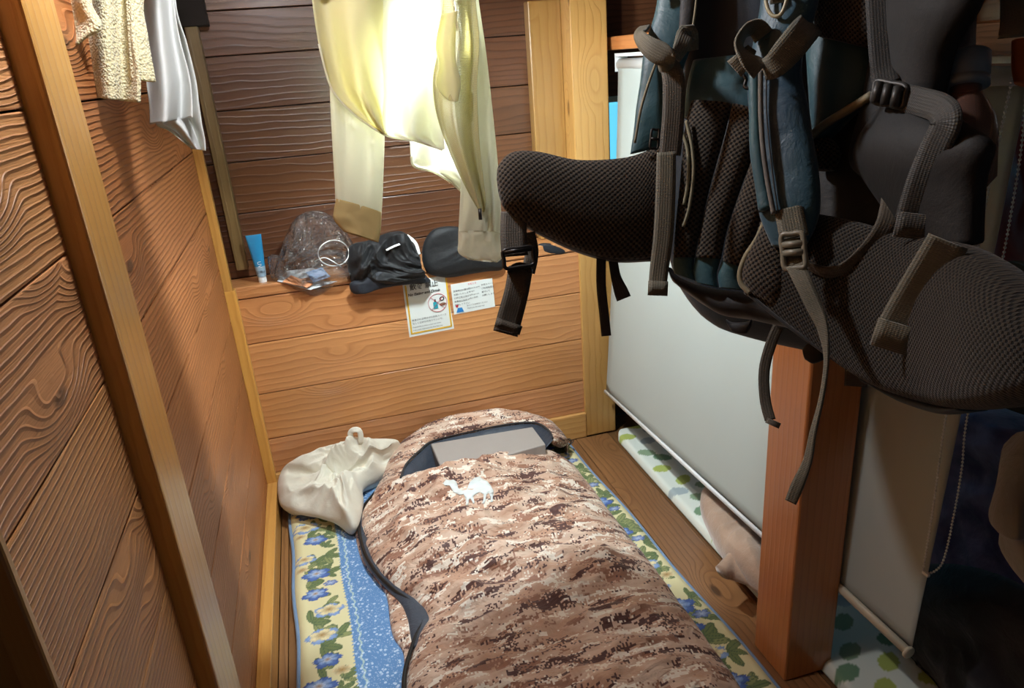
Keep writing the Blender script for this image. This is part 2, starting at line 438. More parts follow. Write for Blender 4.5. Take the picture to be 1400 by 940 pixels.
    def lathe(s, base, axis, prof, n=24, mi=0):
        base = Vector(base); axis = Vector(axis).normalized(); a = axis.orthogonal().normalized(); b = axis.cross(a)
        vs = []
        for (r, h) in prof: vs += [base + axis * h + (a * math.cos(2 * PI * j / n) + b * math.sin(2 * PI * j / n)) * r for j in range(n)]
        N = len(prof)
        fs = [(i * n + j, i * n + (j + 1) % n, (i + 1) * n + (j + 1) % n, (i + 1) * n + j) for i in range(N - 1) for j in range(n)]
        fs += [tuple(range(n))[::-1], tuple((N - 1) * n + j for j in range(n))]
        s.add(vs, fs, None, mi)

def catp(p0, p1, p2, p3, t):
    return .5 * ((2 * p1) + (p2 - p0) * t + (2 * p0 - 5 * p1 + 4 * p2 - p3) * t * t + (3 * p1 - p0 - 3 * p2 + p3) * t ** 3)
def cat(pts, st, closed=False):
    n = len(pts); out = []
    for i in range(n if closed else n - 1):
        if closed: a, b, c, d = pts[i - 1], pts[i], pts[(i + 1) % n], pts[(i + 2) % n]
        else: a, b, c, d = pts[max(i - 1, 0)], pts[i], pts[i + 1], pts[min(i + 2, n - 1)]
        for k in range(st): out.append(catp(a, b, c, d, k / st))
    if not closed: out.append(pts[-1])
    return out
def catf(v, st): return cat(list(map(float, v)), st)

def build(name, mb, mats, parent=None, smooth=True, bevel=0, sub=0, solid=0, merge=False):
    me = bpy.data.meshes.new(name)
    vs = np.array([tuple(v) for v in mb.v], dtype=float)
    c = (vs.min(0) + vs.max(0)) / 2; c[2] = vs[:, 2].min() if parent is None else c[2]
    me.from_pydata([tuple(v) for v in (vs - c)], [], mb.f)
    ul = me.uv_layers.new(name='UVMap')
    ul.data.foreach_set('uv', np.array(mb.uv, dtype=np.float32).ravel())
    ca = me.color_attributes.new('tint', 'FLOAT_COLOR', 'CORNER')
    ca.data.foreach_set('color', np.array(mb.cl, dtype=np.float32).ravel())
    for mt in (mats if isinstance(mats, (list, tuple)) else [mats]): me.materials.append(mt)
    me.polygons.foreach_set('material_index', mb.mi)
    me.polygons.foreach_set('use_smooth', [smooth] * len(mb.f))
    me.update()
    bm = bmesh.new(); bm.from_mesh(me)
    if merge: bmesh.ops.remove_doubles(bm, verts=bm.verts, dist=1e-5)
    bmesh.ops.recalc_face_normals(bm, faces=bm.faces); bm.to_mesh(me); bm.free()
    o = bpy.data.objects.new(name, me); COL.objects.link(o)
    c = Vector(c)
    if parent is not None:
        o.parent = parent; o.location = c - wloc(parent)
    else: o.location = c
    if bevel:
        b = o.modifiers.new('b', 'BEVEL'); b.width = bevel; b.segments = 2; b.limit_method = 'ANGLE'
    if solid:
        b = o.modifiers.new('s', 'SOLIDIFY'); b.thickness = solid; b.offset = 0
    if sub:
        b = o.modifiers.new('u', 'SUBSURF'); b.levels = sub; b.render_levels = sub
    return o
def wloc(o):
    v = Vector(o.location)
    while o.parent: o = o.parent; v += Vector(o.location)
    return v
def tag(o, label, cat_, group=None, kind=None):
    o['label'] = label; o['category'] = cat_
    if group: o['group'] = group
    if kind: o['kind'] = kind
    return o
def empty(name, loc, label, cat_, group=None):
    o = bpy.data.objects.new(name, None); o.empty_display_size = .05; COL.objects.link(o); o.location = loc
    return tag(o, label, cat_, group)
def struct(name, mb, mats, label=None, bevel=.0015):
    o = build(name, mb, mats, None, False, bevel); o['kind'] = 'structure'
    if label: o['label'] = label
    return o
def fr(x, y, z=0, oc=3): return noise.fractal(Vector((x, y, z)), 1.0, 2.0, oc)
def txt(name, body, size, o3, ux, uy, mat, parent, shear=0, th=.0002, bold=0):
    """lettering laid flat on a surface: origin o3, unit axes ux (along), uy (up)"""
    cu = bpy.data.curves.new(name, 'FONT'); cu.body = body; cu.size = size; cu.shear = shear; cu.offset = bold; cu.extrude = th / size * 0 + th; cu.resolution_u = 3
    t = bpy.data.objects.new(name + '_c', cu); COL.objects.link(t)
    dg = bpy.context.evaluated_depsgraph_get(); me = bpy.data.meshes.new_from_object(t.evaluated_get(dg))
    bpy.data.objects.remove(t)
    me.name = name
    if not me.vertices: return None
    ux = Vector(ux).normalized(); uy = Vector(uy).normalized(); n = ux.cross(uy)
    for v in me.vertices:
        c = v.co; v.co = Vector(o3) + ux * c.x + uy * c.y + n * c.z
    cs = np.array([v.co for v in me.vertices]); c = Vector((cs.min(0) + cs.max(0)) / 2)
    for v in me.vertices: v.co -= c
    me.materials.clear(); me.materials.append(mat)
    o = bpy.data.objects.new(name, me); COL.objects.link(o); o.parent = parent; o.location = c - wloc(parent)
    return o

# ================================================================= SETTING
XW = -.302; YB = 2.304; YU = 2.42; ZT = 1.95
# left wall planks
mb = MB()
zs = [0, .12, .289, .475, .655, .82, .99, 1.163, 1.333, 1.50, 1.67, 1.83, ZT]
mb.box((XW - .05, -.6, 0), (XW - .022, 2.7, ZT), 1, 1)
for a, b in zip(zs[:-1], zs[1:]):
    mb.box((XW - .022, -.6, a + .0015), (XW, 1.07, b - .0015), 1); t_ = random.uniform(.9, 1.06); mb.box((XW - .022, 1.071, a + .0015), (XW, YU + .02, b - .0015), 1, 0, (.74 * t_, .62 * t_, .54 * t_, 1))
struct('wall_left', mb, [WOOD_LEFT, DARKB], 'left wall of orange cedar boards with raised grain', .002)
# back wall lower part with boards
mb = MB(); mb.box((-.32, YB + .022, 0), (.98, YB + .05, .71), 0, 1)
zs = [.1, .228, .392, .566, .714]
for a, b in zip(zs[:-1], zs[1:]): mb.box((-.30, YB, a + .0015), (.86, YB + .022, b - .0015), 0)
struct('wall_back', mb, [WOOD_BACK, DARKB], 'lower back wall of horizontal cedar boards below the ledge')
mb = MB(); mb.box((-.30, YB - .004, .716), (.86, YU, .753), 0)
struct('trim_1', mb, [WOOD_BACK], 'cedar ledge board across the back wall', .004)
mb = MB(); mb.box((-.30, YB - .012, 0), (.845, YB + .02, .1), 0)
struct('baseboard_back', mb, [PINEK], 'yellow pine timber at the foot of the back wall', .003)
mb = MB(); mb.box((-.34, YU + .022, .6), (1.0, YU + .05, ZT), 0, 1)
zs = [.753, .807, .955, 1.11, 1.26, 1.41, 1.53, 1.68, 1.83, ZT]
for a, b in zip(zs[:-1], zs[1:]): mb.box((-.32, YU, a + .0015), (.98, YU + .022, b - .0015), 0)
struct('wall_back', mb, [WOOD_UP, DARKB], 'upper back wall of boards above the ledge, coloured darker for dim light')
# corner batten, thin upper post, baseboard left
mb = MB(); mb.box((XW, YB - .03, .08), (-.27, YB + .0, .753), 2)
mb.box((XW, YB - .03, .753), (-.277, YB + .0, ZT), 2)
struct('trim_2', mb, [PINE], 'narrow yellow batten where the left wall meets the back wall', .002)
mb = MB(); mb.box((-.264, 2.37, .79), (-.230, 2.42, 1.49), 2, tint=(1, 1, 1, 1)); mb.box((-.275, 2.36, 1.49), (-.2, 2.42, 1.6), 2, 1)
struct('trim_3', mb, [PINE_DIM, DARKB], 'thin pine upright, coloured darker for dim light, in the back left corner above the ledge', .002)
mb = MB(); mb.box((XW, -.3, 0), (-.269, YB, .082), 1)
struct('baseboard_left', mb, [PINE], 'pine timber along the foot of the left wall', .003)
# left wall post, near post
mb = MB(); mb.box((XW - .01, 1.005, 0), (-.273, 1.14, ZT), 2, tint=(1, 1, 1, 1))
struct('trim_4', mb, [PINE], 'broad yellow pine upright on the left wall', .004)
mb = MB(); mb.box((XW - .01, .5437, 0), (-.265, .5555, ZT), 2, tint=(.8, .8, .8, 1))
struct('trim_5', mb, [PINE], 'nearest pine upright on the left wall at the bottom left', .003)
# right back post and the timber behind
mb = MB(); mb.box((.843, YB - .008, 0), (.965, YB + .11, ZT), 2, tint=(.85, .83, .8, 1))
struct('trim_6', mb, [PINEK], 'square pine post at the right end of the back wall', .004)
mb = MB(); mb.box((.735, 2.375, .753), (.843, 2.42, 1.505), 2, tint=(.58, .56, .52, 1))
struct('trim_7', mb, [PINEK], 'short pine upright standing on the ledge beside the post', .004)
# foreground post
mb = MB(); mb.box((.84, 1.064, 0), (.962, 1.184, ZT), 2, tint=(1, 1, 1, 1))
struct('trim_8', mb, [CEDAR_POST], 'square reddish cedar post in the foreground between the blinds', .005)
# beam along the opening
mb = MB(); mb.box((.985, .3, 1.345), (1.06, YB + .1, 1.385), 1, tint=(1, 1, 1, 1))
struct('trim_9', mb, [CEDAR_POST], 'reddish rail along the top of the opening above the blinds', .004)
# floor
mb = MB()
ex = [-.269, -.245, -.06, .12, .30, .48, .66, .80, .928]
for a, b in zip(ex[:-1], ex[1:]): mb.box((a + .001, -.6, -.025), (b - .001, YB - .012, 0), 1)
mb.box((.932, -.6, -.03), (2.4, YU, -.006), 1, tint=(.7, .7, .7, 1)); mb.box((-.35, -.6, -.06), (2.4, 2.6, -.031), 1, 1)
struct('floor', mb, [FLOORW, DARKB], 'brown board floor')
# neighbouring berth: walls
mb = MB()
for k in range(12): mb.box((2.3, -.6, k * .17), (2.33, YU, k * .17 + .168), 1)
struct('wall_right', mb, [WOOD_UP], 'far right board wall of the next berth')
mb = MB()
wx0, wx1, wz0, wz1 = 1.0, 1.7, .62, 1.20
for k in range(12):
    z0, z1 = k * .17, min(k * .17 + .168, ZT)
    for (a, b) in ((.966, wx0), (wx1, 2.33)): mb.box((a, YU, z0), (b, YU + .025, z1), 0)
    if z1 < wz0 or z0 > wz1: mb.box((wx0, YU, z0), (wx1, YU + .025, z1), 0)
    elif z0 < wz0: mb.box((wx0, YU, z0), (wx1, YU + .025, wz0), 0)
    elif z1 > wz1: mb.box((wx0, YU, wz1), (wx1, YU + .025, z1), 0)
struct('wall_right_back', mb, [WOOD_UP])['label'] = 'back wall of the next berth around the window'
wr = empty('window_1', ((wx0 + wx1) / 2, YU + .02, wz0), 'pale blue lit window seen between pine post and roller blind', 'window'); wr['kind'] = 'structure'; del wr['category']
mb = MB()
for lo, hi in (((wx0, YU + .005, wz0), (wx1, YU + .035, wz0 + .02)), ((wx0, YU + .005, wz1 - .02), (wx1, YU + .035, wz1)), ((wx0, YU + .005, wz0 + .02), (wx0 + .02, YU + .035, wz1 - .02)), ((wx1 - .02, YU + .005, wz0 + .02), (wx1, YU + .035, wz1 - .02))): mb.box(lo, hi)
build('window_frame', mb, [WHITEPL], wr, False, .001)
mb = MB(); mb.box((wx0 + .02, YU + .015, wz0 + .02), (wx1 - .02, YU + .021, wz1 - .02))
build('pane', mb, [emis('frosted_pane_daylight', srgb(96, 196, 232), 1.15)], wr, False)
# ceiling
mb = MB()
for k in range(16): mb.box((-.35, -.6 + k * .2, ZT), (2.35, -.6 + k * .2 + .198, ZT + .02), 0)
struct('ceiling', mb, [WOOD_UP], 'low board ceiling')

# ================================================================= PRINTED FUTONS
def raster(X, Y, items, base):
    C = np.zeros(X.shape + (3,)); C[:] = base
    for it in items:
        k = it[0]
        if k == 'ell':
            _, cx, cy, rx, ry, a, col, edge = it
            dx = X - cx; dy = Y - cy; ca, sa = math.cos(a), math.sin(a)
            u = (dx * ca + dy * sa) / rx; v = (-dx * sa + dy * ca) / ry
            d = u * u + v * v; mk = d < 1
            C[mk] = col
            if edge is not None:
                mk = (d > .62) & (d < 1) ; C[mk] = np.array(col) * .35 + np.array(edge) * .65
                mk = (np.abs(v) < .08) & (np.abs(u) < .9); C[mk] = edge
        elif k == 'petals':
            _, cx, cy, r, n, ph, c1, c2, sq = it
            dx = (X - cx); dy = (Y - cy) / sq; rr = np.hypot(dx, dy); th = np.arctan2(dy, dx) + ph
            lob = .62 + .38 * np.abs(np.cos(th * n / 2)) ** .6
            lob2 = lob * (1 + .06 * np.sin(th * 23))
            d = rr / (r * lob2); mk = d < 1
            t = np.clip(d, 0, 1)[..., None]
            streak = (.5 + .5 * np.sin(th * 31 + rr * 300))[..., None] * .35
            sh = np.abs(np.cos(th * n / 2))[..., None]
            c = np.array(c1) * (1 - t) + np.array(c2) * t
            c = c * (.72 + .28 * sh) * (1 - streak * .5)
            C[mk] = c[mk]
    return C
BLU1, BLU2, BLU3 = srgb(60, 92, 170), srgb(120, 156, 212), srgb(196, 212, 236)
CRM, CRM2 = srgb(222, 214, 166), srgb(208, 198, 146)
GRN1, GRN2 = srgb(108, 124, 76), srgb(74, 96, 66)
TAN1, TAN2 = srgb(176, 132, 66), srgb(238, 224, 176)
def floral_items(x0, x1, y0, y1, seed):
    r = random.Random(seed); it = []; y = y0; side = 0; w = x1 - x0
    while y < y1:
        for q in range(2):
            a = r.uniform(-.8, 1.2); cx = x0 + w * r.uniform(.15, .9); cy = y + r.uniform(-.02, .06)
            for g in (-.9, 0, .9):
                L = r.uniform(.016, .028)
                it.append(('ell', cx + math.cos(a + g) * L, cy + math.sin(a + g) * L, L, L * .42, a + g, GRN1 if r.random() < .6 else srgb(140, 148, 96), GRN2))
        y += .055
    y = y0; side = 0
    while y < y1:
        cx = x0 + w * (.30 if side else .55) + r.uniform(-.015, .015); R = r.uniform(.036, .05)
        if r.random() < .62:
            it.append(('petals', cx, y, R, 5, r.random() * 6, BLU2, BLU1, .62)); it.append(('petals', cx, y + .004, R * .7, 6, r.random() * 6, BLU3, BLU2, .6))
            it.append(('petals', cx, y + .004, R * .3, 7, 0, TAN1, BLU3, .7))
        else:
            it.append(('petals', cx, y, R, 5, r.random() * 6, BLU3, BLU2, .6)); it.append(('petals', cx, y + .003, R * .8, 5, r.random() * 6, TAN2, TAN2, .55))
            it.append(('petals', cx, y + .004, R * .5, 8, 0, TAN1, TAN2, .6))
        if r.random() < .6:
            c2 = x0 + w * (.82 if side else .12)
            it.append(('petals', c2, y + .035, R * .55, 5, r.random() * 6, TAN1, TAN2, .6) if r.random() < .4 else ('petals', c2, y + .035, R * .55, 6, r.random() * 6, BLU3, BLU1, .55))
        y += r.uniform(.07, .09); side ^= 1
    return it

MX0, MX1, MY0, MY1, MZ = -.236, .785, .35, 2.284, .032
def mat_edge(y):   # slight lean of the long edges
    return MX0 + (2.13 - y) * .030 if y < 2.13 else MX0, .752 + (2.3 - y) * .045
xl = np.concatenate([np.arange(0, .17, .0024), np.arange(.17, .80, .02), np.linspace(.80, 1.0, 84)])
xl = xl / xl.max()
ys = np.concatenate([np.arange(MY0, .95, .01), np.arange(.95, MY1, .0026), [MY1]])
NX, NY = len(xl), len(ys)
Xg = np.zeros((NY, NX)); Yg = np.repeat(ys[:, None], NX, 1); Zg = np.zeros((NY, NX)); Ug = np.zeros((NY, NX))
for i, y in enumerate(ys):
    a, b = mat_edge(y); cr = .05
    ins = 0
    if MY1 - y < cr: q = 1 - (MY1 - y) / cr; ins = cr * (1 - math.sqrt(max(0, 1 - q * q)))
    a2, b2 = a + ins, b - ins
    a2 += .003 * math.sin(y * 17) ; b2 += .004 * math.sin(y * 11 + 1)
    Xg[i] = a2 + (b2 - a2) * xl; Ug[i] = xl * 1.02
    ed = np.minimum(np.minimum(Xg[i] - a2, b2 - Xg[i]), MY1 - y)
    e = np.clip(ed / .028, 0, 1); Zg[i] = .006 + (MZ - .006) * np.sqrt(1 - (1 - e) ** 2)
    Zg[i] += .0025 * np.sin(Xg[i] * 9 + y * 5) * e
wL = .135
items = floral_items(.012, wL - .012, MY0, MY1, 3) + floral_items(.875, 1.0, MY0, MY1, 8)
C = raster(Ug, Yg, items, CRM)
BL = np.array(srgb(92, 136, 186)); LIN = np.array(srgb(176, 200, 196))
sc = .006 * np.abs(np.sin(Yg * 260))
mid = (Ug > wL - .004 + sc) & (Ug < .872 - sc); C[mid] = BL
C[(np.abs(Ug - wL - .018 - .003 * np.sin(Yg * 200)) < .0022)] = LIN
C[(np.abs(Ug - .30 - .003 * np.sin(Yg * 200)) < .0024)] = LIN
SP = mid.astype(float)
mat_root = empty('futon_mattress', (.27, 1.3, 0), 'thin futon with blue flowered borders lying under the camouflage sleeping bag', 'futon')
def gridmesh(name, X, Y, Z, C, mat, parent, extra=None, bottom=0.0):
    ny, nx = X.shape
    vs = np.stack([X, Y, Z], -1).reshape(-1, 3)
    c = np.array([(vs[:, 0].min() + vs[:, 0].max()) / 2, (vs[:, 1].min() + vs[:, 1].max()) / 2, vs[:, 2].min()])
    idx = np.arange(ny * nx).reshape(ny, nx)
    f = np.stack([idx[:-1, :-1], idx[:-1, 1:], idx[1:, 1:], idx[1:, :-1]], -1).reshape(-1, 4).tolist()
    # skirt and underside
    bd = list(idx[0, :]) + list(idx[1:, -1]) + list(idx[-1, ::-1][1:]) + list(idx[::-1, 0][1:-1])
    nb = len(bd); low = vs[bd].copy(); low[:, 2] = bottom
    base = len(vs); vs = np.concatenate([vs, low])
    f += [[int(bd[k]), base + k, base + (k + 1) % nb, int(bd[(k + 1) % nb])] for k in range(nb)]
    f.append([base + k for k in range(nb)][::-1])
    me = bpy.data.meshes.new(name); me.from_pydata((vs - c).tolist(), [], f)
    ca = me.color_attributes.new('paint', 'FLOAT_COLOR', 'POINT')
    cc = np.concatenate([C.reshape(-1, 3), C.reshape(-1, 3)[bd]]); cc = np.concatenate([cc, np.ones((len(cc), 1))], 1)
    ca.data.foreach_set('color', cc.astype(np.float32).ravel())
    if extra is not None:
        at = me.attributes.new('speck', 'FLOAT', 'POINT'); at.data.foreach_set('value', np.concatenate([extra.ravel(), extra.ravel()[bd]]).astype(np.float32))
    me.materials.append(mat); me.polygons.foreach_set('use_smooth', [True] * len(f)); me.update()
    o = bpy.data.objects.new(name, me); COL.objects.link(o)
    o.location = Vector(c) - (wloc(parent) if parent else Vector())
    if parent: o.parent = parent
    return o
gridmesh('printed_cover', Xg, Yg, Zg, C, FLORAL, mat_root, SP)
mb = MB()
edge = [Vector((Xg[i, 0], ys[i], .012)) for i in range(0, NY, 12)] + [Vector((Xg[-1, j], ys[-1], .012)) for j in range(0, NX, 6)] + [Vector((Xg[i, -1], ys[i], .012)) for i in range(NY - 1, -1, -12)]
mb.tube(edge, .007, 8)
build('edge_binding', mb, [fabric('pale_blue_binding', srgb(120, 150, 186), None, .8)], mat_root)

# leaf print futon in the next berth
xs = np.arange(.938, 1.75, .005); ys2 = np.arange(.2, 2.27, .005)
Xg2, Yg2 = np.meshgrid(xs, ys2); Zg2 = np.zeros_like(Xg2)
for i, y in enumerate(ys2):
    ed = np.minimum(np.minimum(Xg2[i] - .938, 1.75 - Xg2[i]), 2.268 - y); e = np.clip(ed / .018, 0, 1)
    Zg2[i] = .004 + .022 * np.sqrt(1 - (1 - e) ** 2)
    q = 2.268 - y
    if q < .07: 
        ins = .07 * (1 - math.sqrt(max(0, 1 - (1 - q / .07) ** 2))); Xg2[i] = np.clip(Xg2[i], .938 + ins, 1.75)
r = random.Random(4); it = []
pal = [srgb(176, 190, 96), srgb(116, 150, 116), srgb(168, 182, 184), srgb(176, 190, 96), srgb(140, 164, 130)]
for j in range(34):
    for i in range(10):
        x = .975 + i * .092 + r.uniform(-.014, .014) + (.05 if j % 2 else 0); y = .22 + j * .066 + r.uniform(-.012, .012)
        c = pal[(i * 2 + j * 3) % 5]
        it.append(('ell', x, y, .032, .021, r.uniform(-.6, .6), c, None))
C2 = raster(Xg2, Yg2, it, srgb(226, 232, 220))
lf = gridmesh('leaf_print_futon', Xg2, Yg2, Zg2, C2, LEAFY, None)
tag(lf, 'pale futon printed with green and grey leaves on the floor beyond the blinds', 'futon')

# ================================================================= SLEEPING BAG
sb = empty('sleeping_bag', (.36, 1.5, .03), 'tan and brown pixel camouflage mummy sleeping bag with a white camel print', 'sleeping bag')
# flap left & right edges on z~.045 (px)
leftp = [(555, 650), (522, 668), (494, 705), (497, 750), (515, 785), (540, 810), (566, 828), (580, 850), (566, 885), (554, 940)]
rightp = [(757, 598), (794, 650), (834, 703), (870, 752), (914, 810), (950, 860), (1004, 935)]
LL = [onZ(*p, .05) for p in leftp]; RR = [onZ(*p, .035) for p in rightp]
LL += [Vector((LL[-1].x - .01, y, .05)) for y in (1.1, .9, .5)]; RR += [Vector((.70, y, .035)) for y in (.9, .5)]
lc = cat(LL, 12); rc = cat(RR, 12)
def xat(curve, y):
    best = None
    for a, b in zip(curve[:-1], curve[1:]):
        if (a.y - y) * (b.y - y) <= 0 and abs(a.y - b.y) > 1e-9:
            t = (y - a.y) / (b.y - a.y); x = a.x + (b.x - a.x) * t
            return x
    return curve[0].x if y > curve[0].y else curve[-1].x
# upper edge of the cover (below the hood opening)
topc = cat([onZ(*p, .15) for p in ((555, 652), (600, 648), (640, 637), (700, 615), (750, 600), (766, 603))], 10)
def ytop(x):
    for a, b in zip(topc[:-1], topc[1:]):
        if (a.x - x) * (b.x - x) <= 0 and abs(a.x - b.x) > 1e-9: return a.y + (b.y - a.y) * (x - a.x) / (b.x - a.x)
    return topc[0].y if x < topc[0].x else topc[-1].y
def bagh(x, y, t):
    e = max(0, 1 - abs(2 * t - 1) ** 3.2) ** .55
    big = .030 * fr(x * 2.2 + 5, y * 3.5, 1, 2) + .010 * (1 - abs(fr(x * 7 + 2, y * 11, 8, 3)) * 2) + .020 * (1 - abs(fr(x * 4 + .8 * y, y * 8, 4, 3))) ** 3
    dia = .012 * (1 - min(1, abs(math.sin((y * 6.2 + x * 2.6 + 1.2 * fr(x * 1.5, y * 1.5, 9, 2)) * 2.2)) * 1.6))
    return .040 + (.085 + big - dia) * e
rows = []; NT_ = 150; NR = 230
for i in range(NR + 1):
    s_ = i / NR; row = []
    yb = 2.06 + (.5 - 2.06) * s_
    for j in range(NT_ + 1):
        t = j / NT_
        # follow the slanted top edge near the head
        y = yb
        xl_, xr_ = xat(lc, y), xat(rc, y)
        x = xl_ + (xr_ - xl_) * t
        yy = y + max(0, (1 - s_ * 6)) * (ytop(x) - 2.06)
        xl2, xr2 = xat(lc, yy), xat(rc, yy)
        x = xl2 + (xr2 - xl2) * t
        h = bagh(x, yy, t)
        k = 1 - min(1, i / 5)
        row.append(Vector((x, yy, h * (1 - .0 * k) - .0 + 0.02 * (1 - s_ * 8 if s_ < .125 else 0) * (1 - abs(2 * t - 1) ** 4))))
    rows.append(row)
# turn the top edge down so it has thickness
lip = [Vector((p.x, p.y + .006, p.z - .012)) for p in rows[0]]; lip2 = [Vector((p.x, p.y - .002, max(.04, p.z - .05))) for p in rows[0]]
mb = MB(); mb.grid([lip2, lip] + rows); 
def planar_uv(mb):
    mb.uv = [(mb.v[i][0], mb.v[i][1]) for f in mb.f for i in f]
planar_uv(mb)
build('cover', mb, [CAMO], sb, True)
from mathutils.bvhtree import BVHTree
COV = BVHTree.FromPolygons([Vector(v) for v in mb.v], mb.f)
# lower shell showing beneath the open zip, lining strip and zip edge
mb = MB()
low = [onZ(*p, .034) for p in [(505, 690), (486, 712), (492, 760), (512, 790), (528, 815), (533, 850), (538, 872), (551, 893), (552, 925), (550, 945)]]
inn = [Vector((p.x + .12, p.y, .05)) for p in low]
low += [Vector((low[-1].x, 1.0, .034)), Vector((low[-1].x, .5, .034))]; inn += [Vector((low[-1].x + .12, 1.0, .05)), Vector((low[-1].x + .12, .5, .05))]
mb.loft(low, inn, .016, n=16, steps=8); planar_uv(mb)
build('underside', mb, [CAMO], sb)
mb = MB()
lin = [onZ(*p, .052) for p in [(498, 700), (491, 712), (495, 760), (516, 792), (545, 822), (556, 845), (561, 870), (566, 888)]]
lin2 = [onZ(*p, .058) for p in [(530, 690), (515, 712), (520, 750), (545, 790), (566, 815), (588, 838), (590, 860), (572, 886)]]
mb.loft(lin, lin2, .010, n=14, steps=8)
build('lining', mb, [LINING], sb)
mb = MB()
zl = cat([Vector(p) + Vector((-.002, 0, .010)) for p in LL[1:]], 8); mb.tube(zl, .0055, 8)
build('zip_edge', mb, [BLKPL], sb)
# hood: horseshoe roll
inn = [(548, 655), (556, 636), (574, 618), (594, 604), (650, 590), (700, 581), (733, 580), (750, 590), (756, 601)]
out = [(508, 690), (524, 656), (545, 610), (596, 576), (655, 561), (702, 562), (742, 574), (762, 588), (776, 607)]
hi = []; ho = []
for k, (a, b) in enumerate(zip(inn, out)):
    zi = .15; p = onZ(*a, zi)
    if p.y > 2.25: p = onY(*a, 2.25)
    q = onZ(*b, .07)
    if q.y > 2.288: q = onY(*b, 2.288)
    hi.append(p); ho.append(q)
mb = MB(); mb.loft(hi, ho, [.02] * 9, n=20, steps=10, power=2.2)
for i, v in enumerate(mb.v):
    v = Vector(v); d = .006 * fr(v.x * 14, v.y * 14, v.z * 14, 3); mb.v[i] = (v.x, v.y, max(.033, v.z + d))
mb.uv = [(mb.v[i][0] * 1.0 + 3, mb.v[i][1] + mb.v[i][2]) for f in mb.f for i in f]
build('hood', mb, [CAMO], sb)
# hood wall down to the mat (back side) and dark lining bowl
mb = MB(); N = 40
hic = cat(hi, 6); hoc = cat(ho, 6)
mb.grid([[Vector((p.x, min(p.y, 2.285), p.z)), Vector((p.x * .995 + .002, min(p.y, 2.285), max(.03, p.z * .5))), Vector((p.x, min(p.y, 2.285), .034))] for p in hoc]); 
mb.uv = [(mb.v[i][0] + 3, mb.v[i][2] + mb.v[i][1]) for f in mb.f for i in f]
build('hood_side', mb, [CAMO], sb, solid=.004)
mb = MB(); cen = Vector((.40, 2.10, .05))
rws = []
for k in range(8):
    f = k / 7
    rws.append([p.lerp(cen, f) + Vector((0, 0, -(p.z - .05) * min(1, f * 2.2) * .0 - .005)) if f > 0 else p + Vector((0, 0, -.004)) for p in [Vector((q.x, q.y, q.z - (.075 if 0 else 0))) for q in hic]])
for k in range(8):
    for j, p in enumerate(rws[k]): p.z = .05 + (hic[j].z - .05) * (1 - k / 7) ** 3 + .003 * fr(p.x * 20, p.y * 20, 3)
mb.grid(rws); build('hood_lining', mb, [LINING], sb, solid=.003)
mb = MB(); rim = [p + Vector((0, 0, .006)) for p in hic]; mb.tube(rim, .0035, 8); build('hood_hem', mb, [fabric('hem_dark', srgb(44, 42, 44))], sb)
# drawcord at the hood's right side
mb = MB(); c0 = onZ(768, 606, .06)
for k in range(3):
    a = k * 1.1; mb.tube(cat([c0 + Vector((.0, 0, 0)), c0 + Vector((.02 + .01 * k, .012 * math.cos(a), .01)), c0 + Vector((.034, -.006 * k, 0.0)), c0 + Vector((.015, -.014, -.005)), c0], 6), .0016, 6)
mb.sphere(c0, .006); build('drawcord', mb, [BLKPL], sb)
# camel emblem, traced as a flat print lying on the cover
cam_px = [(606, 661), (610, 656), (616, 657), (620, 656), (624, 659), (627, 668), (632, 671), (638, 670), (642, 660), (648, 654), (655, 652), (661, 656), (666, 658), (671, 664), (675, 672), (674, 680), (674, 686), (671, 687), (671, 680), (668, 674), (665, 677), (664, 684), (662, 689), (659, 689), (661, 683), (661, 676), (656, 673), (650, 676), (647, 679), (649, 688), (647, 689), (643, 681), (641, 684), (640, 691), (637, 691), (637, 683), (634, 676), (628, 677), (620, 673), (615, 664), (608, 664)]
def cover_pt(px, py):
    z = .12
    for _ in range(6):
        p = onZ(px, py, z); xl_, xr_ = xat(lc, p.y), xat(rc, p.y); t = (p.x - xl_) / (xr_ - xl_); s_ = (p.y - 2.06) / (.5 - 2.06)
        z = bagh(p.x, p.y, min(1, max(0, t))) + (.02 * max(0, 1 - s_ * 8)) * (1 - abs(2 * t - 1) ** 4)
    return p
bmm = bmesh.new(); fv = [bmm.verts.new(onZ(px, py, .15)) for px, py in cam_px]; fc = bmm.faces.new(fv)
bmesh.ops.triangulate(bmm, faces=[fc])
for _ in range(3): bmesh.ops.subdivide_edges(bmm, edges=[e for e in bmm.edges if e.calc_length() > .006], cuts=1, use_grid_fill=False)
bmesh.ops.triangulate(bmm, faces=bmm.faces[:])
def surf(x, y):
    s_ = (y - 2.06) / (.5 - 2.06)
    # invert mapping numerically: height at x,y
    xl_, xr_ = xat(lc, y), xat(rc, y); t = min(1, max(0, (x - xl_) / (xr_ - xl_)))
    yy = y
    s2 = (2.06 - y) / (2.06 - .5)
    for _ in range(12):
        s2 = (2.06 - (yy - max(0, (1 - s2 * 6)) * (ytop(x) - 2.06))) / (2.06 - .5)
    return bagh(x, y, t) + .02 * (1 - s2 * 8 if s2 < .125 else 0) * (1 - abs(2 * t - 1) ** 4)
mb = MB(); vv = []
for v in bmm.verts:
    p = v.co.copy()
    d = (p - CAM).normalized(); hit = COV.ray_cast(CAM, d)
    vv.append((hit[0] if hit[0] else p) + Vector((0, 0, .0022)))
bmm.verts.index_update(); mb.add(vv, [[v.index for v in f.verts] for f in bmm.faces]); bmm.free()
build('camel_emblem', mb, [plain('white_print', srgb(226, 232, 230), .55)], sb, solid=.001)

